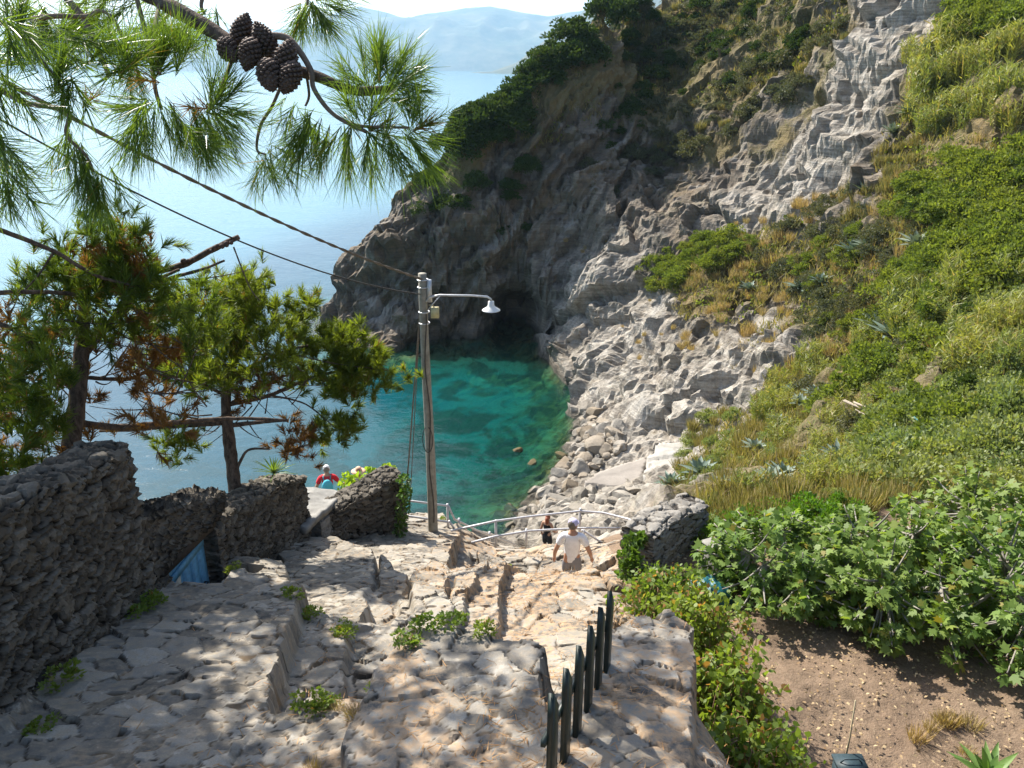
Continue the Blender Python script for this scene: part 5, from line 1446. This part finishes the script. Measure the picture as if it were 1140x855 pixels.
# px outline, kind, count, radius m, label, group
ZONES = [
    ([(480, 150), (520, 118), (560, 102), (600, 60), (640, 28), (668, 0), (700, 0), (690, 40), (640, 85), (600, 100), (570, 150), (510, 175)], 'dk', 62, (.9, 2.0), 'dark evergreen bush crowding the ridge of the shaded headland', 'evergreen bushes on the headland ridge'),
    ([(415, 235), (490, 165), (560, 150), (600, 190), (600, 260), (500, 260)], 'dk', 13, (.7, 1.2), 'dark bush clinging to the shaded headland face', 'bushes on the shaded rock face'),
    ([(690, 130), (705, 95), (725, 90), (722, 130), (705, 150)], 'dk', 8, (.7, 1.1), 'dark green bush in the steep gully high on the cliff', 'bushes in the high gully'),
    ([(690, 0), (960, 0), (930, 80), (860, 130), (760, 180), (670, 230), (650, 180), (700, 90)], 'gr', 190, (.4, 1.0), 'sparse grey green shrub on the upper rock slope', 'grey shrubs on the upper rock slope'),
    ([(700, 0), (940, 0), (900, 60), (760, 120), (660, 180)], 'dk', 60, (.45, 1.0), 'small dark shrub rooted high on the brown rock slope', 'dark shrubs on the upper slope'),
    ([(715, 300), (760, 272), (840, 265), (835, 285), (790, 300), (750, 325), (720, 330)], 'br', 34, (.5, .95), 'bright green bush on the grassy ledge in mid cliff', 'bushes on the grassy ledge'),
    ([(1020, 60), (1140, 40), (1140, 150), (1060, 160), (1010, 130)], 'rd', 30, (.9, 1.5), 'tall yellow green reed clump near the top right slope', 'reed clumps on the top right slope'),
    ([(1040, 0), (1140, 0), (1140, 60), (1060, 60)], 'br', 18, (.7, 1.3), 'green bush at the top of the right hand slope', 'bushes at the top right'),
    ([(1000, 200), (1060, 180), (1140, 190), (1140, 330), (1080, 330), (1010, 270)], 'br', 60, (.5, 1.2), 'bright green shrub in the dense thicket above the reeds', 'bright shrubs in the thicket'),
    ([(1000, 330), (1060, 310), (1140, 310), (1140, 430), (1060, 440), (1000, 420)], 'rd', 26, (.8, 1.25), 'tall yellow green reed clump in the middle of the slope', 'reed clumps in the middle slope'),
    ([(840, 420), (960, 380), (1010, 440), (1000, 500), (920, 540), (860, 480)], 'rd', 24, (.55, .95), 'yellowing reed clump above the fig trees', 'reed clumps above the fig trees'),
    ([(1000, 330), (1060, 310), (1140, 310), (1140, 430), (1060, 440), (1000, 420)], 'pa', 30, (.4, .9), 'pale green bush among the reeds of the middle slope', 'pale bushes among the reeds'),
    ([(690, 0), (960, 0), (930, 80), (860, 130), (720, 180), (690, 120)], 'hg', 90, (.4, .8), 'half dry grass tuft high on the brown rock slope', 'grass on the upper rock slope'),
    ([(990, 300), (1140, 180), (1140, 540), (1000, 540), (940, 470)], 'br', 34, (.7, 1.25), 'rounded dark green shrub standing among the reeds', 'rounded shrubs among the reeds'),
    ([(1000, 230), (1140, 200), (1140, 460), (1020, 460)], 'dk', 20, (.5, 1.), 'dark shrub standing in for shade in the hollows of the right hand slope', 'dark shrubs standing in for shade in the hollows'),  # dark shrubs added to stand in for shadowed pockets among the growth
    ([(1000, 440), (1140, 430), (1140, 560), (1040, 560), (960, 560), (960, 500)], 'pa', 74, (.4, .95), 'pale green leafy shrub just above the fig trees', 'pale shrubs above the fig trees'),
    ([(900, 510), (990, 500), (1000, 560), (930, 575), (890, 550)], 'rd', 16, (.45, .8), 'low reed clump between the hedge and the pale shrubs', 'low reeds behind the hedge'),
    ([(780, 470), (860, 430), (880, 500), (830, 560), (770, 560), (750, 530)], 'pa', 30, (.25, .55), 'small pale shrub beside the blue green agaves', 'small shrubs among the agaves'),
    ([(760, 480), (900, 420), (960, 400), (880, 520), (790, 570), (740, 560)], 'hg', 80, (.35, .75), 'half dry grass tuft among the agaves on the slope', 'grass tufts among the agaves'),
    ([(780, 260), (960, 200), (1000, 330), (930, 420), (820, 420), (740, 390)], 'dg', 170, (.3, .7), 'straw coloured grass tuft on the stony middle slope', 'dry grass on the middle slope'),
    ([(830, 280), (960, 200), (1010, 300), (950, 400), (880, 380)], 'gr', 80, (.35, .8), 'grey green scrub on the stony middle slope', 'scrub on the middle slope'),
    ([(860, 300), (1000, 230), (1010, 400), (940, 420)], 'br', 30, (.3, .7), 'small bright shrub dotted on the stony middle slope', 'small green shrubs on the middle slope'),
    ([(960, 180), (1140, 60), (1140, 500), (960, 540), (880, 460)], 'gr', 46, (.35, .8), 'grey brown scrubby bush scattered over the right hand slope', 'scrub over the right hand slope'),
    ([(960, 180), (1140, 100), (1140, 420), (990, 440)], 'dg', 60, (.4, .8), 'straw coloured tuft between the shrubs of the right hand slope', 'straw tufts on the right hand slope'),
    ([(620, 260), (700, 250), (720, 330), (780, 400), (700, 420), (650, 330)], 'dg', 24, (.2, .45), 'dry tuft in the cracks of the lit pale cliff', 'tufts on the pale cliff'),
    ([(980, 170), (1040, 150), (1000, 200), (960, 260), (930, 240)], 'hg', 50, (.4, .8), 'half dry grass beside the pale landslip scar', 'grass beside the landslip'),
]
gs = samp([(770, 592), (800, 562), (960, 545), (1010, 560), (940, 580), (820, 604)], 60, 888)
gq, gk = hit(gs[:, 0], gs[:, 1], 10.)
for i in range(60):
    if gk[i]: plant('hg' if i % 4 else 'pa', gq[i] - np.array([0, 0, .05]), rng.uniform(.35, .7) if i % 4 else rng.uniform(.25, .45), 'half dry growth on the terrace edge behind the bright row of shrubs', 'growth on the terrace edge')
for k, (poly, kind, n, rad, lab, grp) in enumerate(ZONES):
    s = samp(poly, n, 700 + k); q, ok = hit(s[:, 0], s[:, 1], 16.6)
    for i in range(n):
        if not ok[i]: continue
        sz = rng.uniform(*rad) * (1.3 if kind in ('br', 'pa', 'rd') else 1.15); plant(kind, q[i] - np.array([0, 0, .12 * sz]), sz, lab, grp)
AG = [(745, 540, .8), (778, 528, 1.0), (855, 538, .9), (905, 522, .8), (928, 512, .8), (888, 450, .7), (880, 436, .7), (972, 368, 1.5), (988, 376, 1.2), (1016, 275, 1.1), (946, 282, 1.2), (962, 276, 1.), (1030, 62, 1.3), (1012, 130, 1.2),
      (990, 150, 1.), (912, 316, .9), (888, 322, .9), (832, 322, .8), (728, 552, .6), (868, 530, .7), (958, 215, 1.), (800, 545, .7), (760, 552, .6), (862, 470, .6), (838, 500, .7), (905, 440, .7)]
q, ok = hit([a[0] for a in AG], [a[1] + 4 for a in AG], 16.6)
AGL = {7: 'largest blue green agave, alone on the stony slope beside the reeds', 12: 'blue green agave highest up at the top right of the slope'}
for i, a in enumerate(AG): plant('ag', q[i] + np.array([0, -.25, .28]), a[2] * .98, AGL.get(i, 'spiky blue green agave rosette on the right hand slope'), 'agaves on the slope', 1.)

# ---- ground cover: low growth nobody could count
def cover(name, m, polys, n, size, shape, faces, up=.6, seed=3):
    P_ = []
    for poly, share in polys:
        s = samp(poly, int(n * share), seed + len(P_)); q, ok = hit(s[:, 0], s[:, 1], 16.6); P_.append(q[ok])
    pos = np.concatenate(P_); r = np.random.default_rng(seed)
    pos = pos[vegf(pos[:, 0], pos[:, 1]) + .35 * fbm(pos * .6, 3, seed) > .33]
    pos = np.repeat(pos, 7, 0) + r.normal(size=(len(pos) * 7, 3)) * np.array([.16, .16, .05]) + np.array([0, 0, .08])
    d = r.normal(size=(len(pos), 3)); d[:, 2] = np.abs(d[:, 2]) + up
    V, F, rn = leaves(shape, faces, pos, d, size * r.uniform(.5, 1.3, len(pos)), r.random(len(pos)) * 6.28, np.full(len(pos), .12) if shape is BLADE else None)
    o = link(name, np_mesh(name, V, F, m, False, {'rnd': ('FACE', rn)})); return tag(o, kind='stuff')
RS = [([(960, 180), (1140, 0), (1140, 560), (760, 570), (740, 540), (860, 420)], .7), ([(720, 300), (840, 262), (960, 200), (900, 420), (800, 420)], .2), ([(480, 160), (670, 0), (960, 0), (900, 80), (690, 150), (560, 170)], .3)]
cover('green_ground_cover', L_BRT, RS, 2400, .18, DIAMOND, DIAF)
cover('dry_grass_cover', L_DRYG, RS, 5200, .40, BLADE, BLADEF, 1.1, 5)

# ------------------------------------------------------------------ fig trees, hedge, brambles
def fig_tree(x, y, rad, hgt, seed, label, nb=95):
    r = np.random.default_rng(seed); z0 = float(TL(x, y)); t = empty('fig_tree', (x, y, z0), label, 'fig tree')
    b = MB(); pos, d, L = [], [], []
    stems = []
    for k in range(7):
        a = k * .9 + r.random() * .5; e = np.array([math.cos(a) * rad * .5, math.sin(a) * rad * .5, hgt * .55]); q = smooth_path([(0, 0, -.1), e * .35 + (0, 0, .12), e], 12); b.tube(q, np.linspace(.06, .03, 12), 8); stems.append(e)
    for k in range(nb):
        v = r.normal(size=3); v /= np.linalg.norm(v); v[2] = abs(v[2]) if r.random() < .8 else -abs(v[2]) * .35
        c = np.array([v[0] * rad, v[1] * rad, hgt * .32 + v[2] * hgt * .62]) * (r.uniform(.8, 1.06) if r.random() < .8 else r.uniform(.4, .8)); c += .16 * r.normal(size=3) * np.array([1, 1, .7])
        c[2] = max(c[2], .12)
        s0 = min(stems, key=lambda s: np.linalg.norm(s - c)); b.tube(smooth_path([s0, (s0 + c) / 2 + (0, 0, -.08), c], 8), np.linspace(.022, .008, 8), 5)
        ax = v + np.array([0, 0, .5]); ax /= np.linalg.norm(ax)
        for j in range(24):
            th = j * 2.4 + r.random(); u_ = np.cross(ax, [0.3, .2, 1]); u_ /= np.linalg.norm(u_); w_ = np.cross(ax, u_)
            o = u_ * math.cos(th) + w_ * math.sin(th); pos.append(c + o * .05 - ax * .012 * j); d.append(o + ax * r.uniform(-.25, .9) + r.normal(size=3) * .2); L.append(r.uniform(.075, .175))
    pos, d, L = np.array(pos), np.array(d), np.array(L)
    V, F, rn = leaves(FIG, FIGF, pos, d, L, r.normal(size=len(pos)) * .45)
    link('crown', np_mesh('crown', V, F, L_FIG, False, {'rnd': ('FACE', rn)}), t)
    b.build('trunk', M_plain('fig_bark', (.24, .22, .19), .8, .2, .25, 14), t)
    return t
fig_tree(4.3, 10.7, 1.25, 1.25, 1, 'smaller fig tree nearest the broken wall, shading the dark corner', 150)
fig_tree(5.85, 10.15, 1.5, 1.45, 2, 'broad fig tree in the middle behind the bare earth', 210)
fig_tree(7.45, 9.1, 1.6, 1.6, 3, 'large leafy fig tree at the right edge overhanging the earth', 220)
fig_tree(8.0, 11.0, 1.5, 1.45, 4, 'fig tree farthest back against the pale shrubs on the slope', 170)
hm = [bush_mesh('hedge_shrub', 290 + k, L_HED, 2600, .09, 26) for k in range(2)]
for k, (u, v, s) in enumerate([(805, 608, .55), (835, 598, .65), (870, 592, .7), (905, 588, .7), (938, 584, .6)]):
    q = ground(u, v, 9.); o = link('hedge_shrub', hm[k % 2]); o.location = q - np.array([0, 0, .1]); o.scale = (s * 1.05, s * 1.05, s * 1.1); o.rotation_euler = (0, 0, k)
    tag(o, 'bright green shrub in the low row beyond the broken wall', 'shrub', 'bright row of shrubs behind the fig trees')
def bramble(q, rad, hgt, seed, label, n=2400, dead=500):
    r = np.random.default_rng(seed); t = empty('bramble_bush', q, label, 'bramble'); pos, d, L = [], [], []
    b = MB(); SP = []
    for k in range(46):
        a = r.random() * 6.28; ln = rad * r.uniform(.5, 1.15); h = hgt * r.uniform(.6, 1.2); e = np.array([math.cos(a) * ln, math.sin(a) * ln, h * r.uniform(.25, .8)]); m = np.array([math.cos(a) * ln * .45, math.sin(a) * ln * .45, h])
        s0 = np.array([r.normal() * rad * .3, r.normal() * rad * .3, -.1]); pth = smooth_path([s0, m, e], 16); b.tube(pth, np.linspace(.008, .003, 16), 4)
        SP.append(pth)
    pth = np.concatenate([p[4:] for p in SP]); idx = r.integers(0, len(pth), n); pos = pth[idx] + r.normal(size=(n, 3)) * .075; d = r.normal(size=(n, 3)) + np.array([0, 0, .5])
    V, F, rn = leaves(OVAL, OVALF, pos, d, r.uniform(.045, .10, n), r.random(n) * 6.28, np.full(n, 1.25))
    link('leaves', np_mesh('leaves', V, F, L_BRA, False, {'rnd': ('FACE', rn)}), t)
    idx = r.integers(0, len(pth), dead); pos = pth[idx] * np.array([1, 1, .6]) + r.normal(size=(dead, 3)) * .06; d = r.normal(size=(dead, 3)) - np.array([0, 0, .2])
    V, F, rn = leaves(BLADE, BLADEF, pos, d, r.uniform(.08, .22, dead), r.random(dead) * 6.28, np.full(dead, .08))
    dl = link('dry_stems', np_mesh('dry_stems', V, F, L_DEAD, False, {'rnd': ('FACE', rn)}), t)  # straw blades are the bush's dead stems, not leaves
    b.build('canes', M_plain('bramble_cane', (.24, .15, .09), .8, .2, .3, 30), t)
    return t
def gpos(x, y, dz=0.): return np.array([x, y, float(TL(x, y)) + dz])
bramble(gpos(2.15, 9.6, .0), .62, .62, 1, 'bramble clump at the foot of the broken wall, farthest of three')
bramble(gpos(2.3, 8.1, .05), .62, .8, 2, 'largest bramble clump between the stairs and the bare earth', 3200, 800)
bramble(gpos(2.15, 6.55, .1), .55, .85, 3, 'bramble clump with straw coloured dead stems beside the stone ledge', 2400, 1100)
bramble(gpos(2.2, 5.5, .0), .5, .7, 4, 'bramble clump at the bottom edge below the stone ledge, nearest of all', 1800, 400)

# ------------------------------------------------------------------ climbers, rosettes, weeds
def leaf_patch(name, pts, m, size, label, cat, seed, n):
    """leaves hugging a path of points (centre, radius)"""
    r = np.random.default_rng(seed); k = r.integers(0, len(pts), n); c = np.array([p[:3] for p in pts])[k]; rad = np.array([p[3] for p in pts])[k]
    v = r.normal(size=(n, 3)); v /= np.linalg.norm(v, axis=1)[:, None]; pos = c + v * (rad * r.random(n) ** .4)[:, None]; d = v + r.normal(size=(n, 3)) * .5 + np.array([.2, -.3, .1])
    V, F, rn = leaves(OVAL, OVALF, pos, d, size * r.uniform(.6, 1.2, n), r.random(n) * 6.28, np.full(n, 1.7))
    off = c.mean(0); o = link(name, np_mesh(name, V - off, F, m, False, {'rnd': ('FACE', rn)})); o.location = off; return tag(o, label, cat)
def pxpts(L): return [(*P(u, v, d), rr) for u, v, d, rr in L]
leaf_patch('ivy', pxpts([(449, 535, 16.2, .12), (450, 550, 16.2, .14), (449, 565, 16.3, .16), (447, 580, 16.4, .15), (452, 545, 16.4, .12), (445, 590, 16.4, .12)]), L_IVY, .07, 'dark green ivy hanging down the wall end by the lamp post', 'ivy', 3, 520)
leaf_patch('ivy', pxpts([(704, 604, 12.9, .14), (700, 618, 12.8, .18), (706, 632, 12.7, .2), (698, 636, 12.7, .16), (712, 640, 12.7, .15), (712, 600, 13, .1)]), L_IVY, .08, 'bright ivy bush climbing the end of the broken wall', 'ivy', 4, 760)
leaf_patch('grape_vine', pxpts([(384, 545, 16.8, .2), (392, 552, 16.6, .2), (398, 540, 17, .25), (408, 545, 16.9, .2), (416, 534, 17, .16), (425, 528, 17, .15), (386, 535, 17, .16), (412, 528, 17.2, .12), (432, 524, 17, .12)]), L_VINE, .11,
           'sunlit yellow green vine trailing over the wall top by the hats', 'vine', 5, 520)
# ---- litter too fine to count
def litter(name, m, X_, Y_, Z_, n, L, seed, wide):
    r = np.random.default_rng(seed); d = r.normal(size=(n, 3)) * np.array([1, 1, .18]); pos = np.stack([X_, Y_, Z_], -1)
    V, F, rn = leaves(BLADE if wide < .2 else DIAMOND, BLADEF if wide < .2 else DIAF, pos, d, L * r.uniform(.5, 1.2, n), r.normal(size=n) * .5, np.full(n, wide))
    return tag(link(name, np_mesh(name, V, F, m, False, {'rnd': ('FACE', rn)})), kind='stuff')
n_ = 5200; lx = rng.uniform(2.4, 9.5, n_); ly = rng.uniform(5, 13, n_); litter('dry_leaf_litter', M_leaf('fallen_leaf', (.20, .13, .07), (.46, .36, .22), .1, .8, None, 0, .1), lx, ly, T(lx, ly) + .05, n_, .055, 5, .9)
n_ = 9000; lx = rng.normal(.3, 1.3, n_); ly = rng.uniform(3, 12.5, n_); k_ = (lx > -4) & (lx < 2.1) & (vnoise(np.stack([lx * 1.6, ly * 1.6, lx * 0], -1), 9) + rng.normal(size=n_) * .25 > .0); lx, ly = lx[k_], ly[k_]
litter('pine_needle_litter', M_leaf('fallen_needle', (.24, .14, .07), (.42, .28, .15), .1, .8, None, 0, .1), lx, ly, np.array([SZ(a, b_) for a, b_ in zip(lx, ly)]) + .012, len(lx), .09, 6, .07)
m_y = agave_mesh('yucca', 400, M_leaf('yucca_leaf', (.07, .13, .03), (.14, .22, .05), .3, .4), 44, .022)
o = link('yucca', m_y); o.location = P(305, 527, 14.0); o.scale = (.42, .42, .48); tag(o, 'spiky green yucca rosette rising behind the stone wall near the slim pine', 'yucca')
m_s = agave_mesh('broad_leaf_plant', 401, M_leaf('broad_green_leaf', (.06, .14, .035), (.12, .22, .06), .3, .4), 24, .07)
o = link('broad_leaf_plant', m_s); q = ground(1100, 868, 6.); o.location = q; o.scale = (.5, .5, .5); tag(o, 'green strap leaved plant at the bottom right corner of the garden', 'plant')
q = ground(1060, 830, 6.)
for k in range(7):
    g_ = ground(1020 + 90 * rng.random(), 800 + 45 * rng.random(), 6.); o = link('dry_weed', KINDS_['dg'][k % 2]); o.location = g_; s = rng.uniform(.12, .26); o.scale = (s * 1.4, s * 1.4, s); tag(o, 'dry straw weed on the bare garden earth', 'weed', 'dry weeds in the garden')
weed = [bush_mesh('weed', 410 + k, L_BRA, 260, .26, 10) for k in range(3)]
WD = [(382, 705), (268, 668), (345, 785), (362, 780), (505, 768), (480, 765), (412, 772), (423, 775), (70, 755), (122, 692), (565, 628), (572, 622), (430, 742), (452, 776), (330, 690), (348, 692), (385, 698), (612, 628), (536, 772), (100, 700), (40, 790), (494, 592), (520, 625)]
for k, (u, v) in enumerate(WD):
    q = onplane([u], [v])[0]; x, y = np.clip(q[0], -3.95, 2.2), np.clip(q[1], 2.7, 17)
    o = link('weed', weed[k % 3]); o.location = (x, y, SZ(x, y) - .01); s = rng.uniform(.08, .15); o.scale = (s * 1.3, s * 1.3, s); o.rotation_euler = (0, 0, k * 1.3)
    tag(o, 'small green weed growing in the joints of the stone steps', 'weed', 'weeds in the steps')
dryw = KINDS_['dg'][0]
for k, (u, v) in enumerate([(700, 700), (715, 690), (735, 720), (375, 785), (395, 792), (345, 830), (720, 740), (742, 735), (705, 755)]):
    q = onplane([u], [v])[0]; x, y = np.clip(q[0], -4, 2.2), np.clip(q[1], 2.7, 17)
    o = link('dry_grass_tuft', dryw); o.location = (x, y, SZ(x, y) - .02); s = rng.uniform(.1, .2); o.scale = (s * 1.5, s * 1.5, s); o.rotation_euler = (0, 0, k)
    tag(o, 'dry straw tuft lodged between the paving stones', 'grass', 'dry tufts on the stairs')
# growth on the seaward terrace where the hikers stand
for k in range(26):
    u = rng.uniform(245, 350); v = rng.uniform(540, 590); q = gpos(rng.uniform(-6.6, -4.7), rng.uniform(13.5, 19.2), -.05); plant('hg' if k % 3 else 'pa', q, rng.uniform(.4, .8) if k % 3 else rng.uniform(.3, .5), 'grassy growth on the terrace behind the left walls', 'growth behind the left walls')
# ================================================================== LIGHT, AIR, CAMERA
SUNDIR = np.array([-.65 * math.cos(R(46)), .76 * math.cos(R(46)), math.sin(R(46))])
SUNDIR /= np.linalg.norm(SUNDIR)
sd = bpy.data.lights.new('sun', 'SUN'); sd.energy = 5.0; sd.angle = R(.53); sd.color = (1., .94, .84)
so = bpy.data.objects.new('sun', sd); COL.objects.link(so)
so.rotation_euler = Vector(SUNDIR).to_track_quat('Z', 'Y').to_euler()
w = bpy.data.worlds.new('World'); scene.world = w; w.use_nodes = True
nt = w.node_tree; nt.nodes.clear()
sk = nt.nodes.new('ShaderNodeTexSky'); sk.sky_type = 'NISHITA'; sk.sun_disc = False
sk.sun_elevation = math.asin(SUNDIR[2]); sk.sun_rotation = math.atan2(SUNDIR[0], SUNDIR[1])
sk.air_density = 1.0; sk.dust_density = 2.0; sk.ozone_density = 1.2
bg = nt.nodes.new('ShaderNodeBackground'); bg.inputs[1].default_value = .105
wo = nt.nodes.new('ShaderNodeOutputWorld')
nt.links.new(sk.outputs[0], bg.inputs[0]); nt.links.new(bg.outputs[0], wo.inputs[0])

g = G('sea_air')
pv = g.n('ShaderNodeVolumePrincipled')
pv.inputs['Color'].default_value = (.48, .74, 1., 1); pv.inputs['Density'].default_value = 1.05e-4
pv.inputs['Anisotropy'].default_value = .25
g.l(pv.outputs[0], g.out.inputs['Volume'])
b = MB(); b.box((0, 5500, 240), (19000, 14000, 560))
hz = b.build('haze', g.m, None, False); tag(hz, kind='stuff')
hz.display_type = 'WIRE'

cd = bpy.data.cameras.new('camera'); cd.sensor_width = 36; cd.lens = FPX / 1140 * 36
cd.clip_start = .05; cd.clip_end = 60000
cam = bpy.data.objects.new('camera', cd); COL.objects.link(cam)
cam.location = (0, 0, H); cam.rotation_euler = (math.pi / 2 - PITCH, 0, 0)
scene.camera = cam
vs = scene.view_settings
vs.view_transform = 'Standard'; vs.look = 'None'; vs.gamma = 1; vs.use_curve_mapping = False
vs.exposure = 1.17
cy = scene.cycles
cy.use_denoising = True
try: cy.denoiser = 'OPENIMAGEDENOISE'
except Exception: pass
cy.max_bounces = 8; cy.diffuse_bounces = 3; cy.glossy_bounces = 3; cy.transparent_max_bounces = 12; cy.volume_bounces = 1
cy.caustics_reflective = False; cy.caustics_refractive = False
cy.sample_clamp_indirect = 4.0
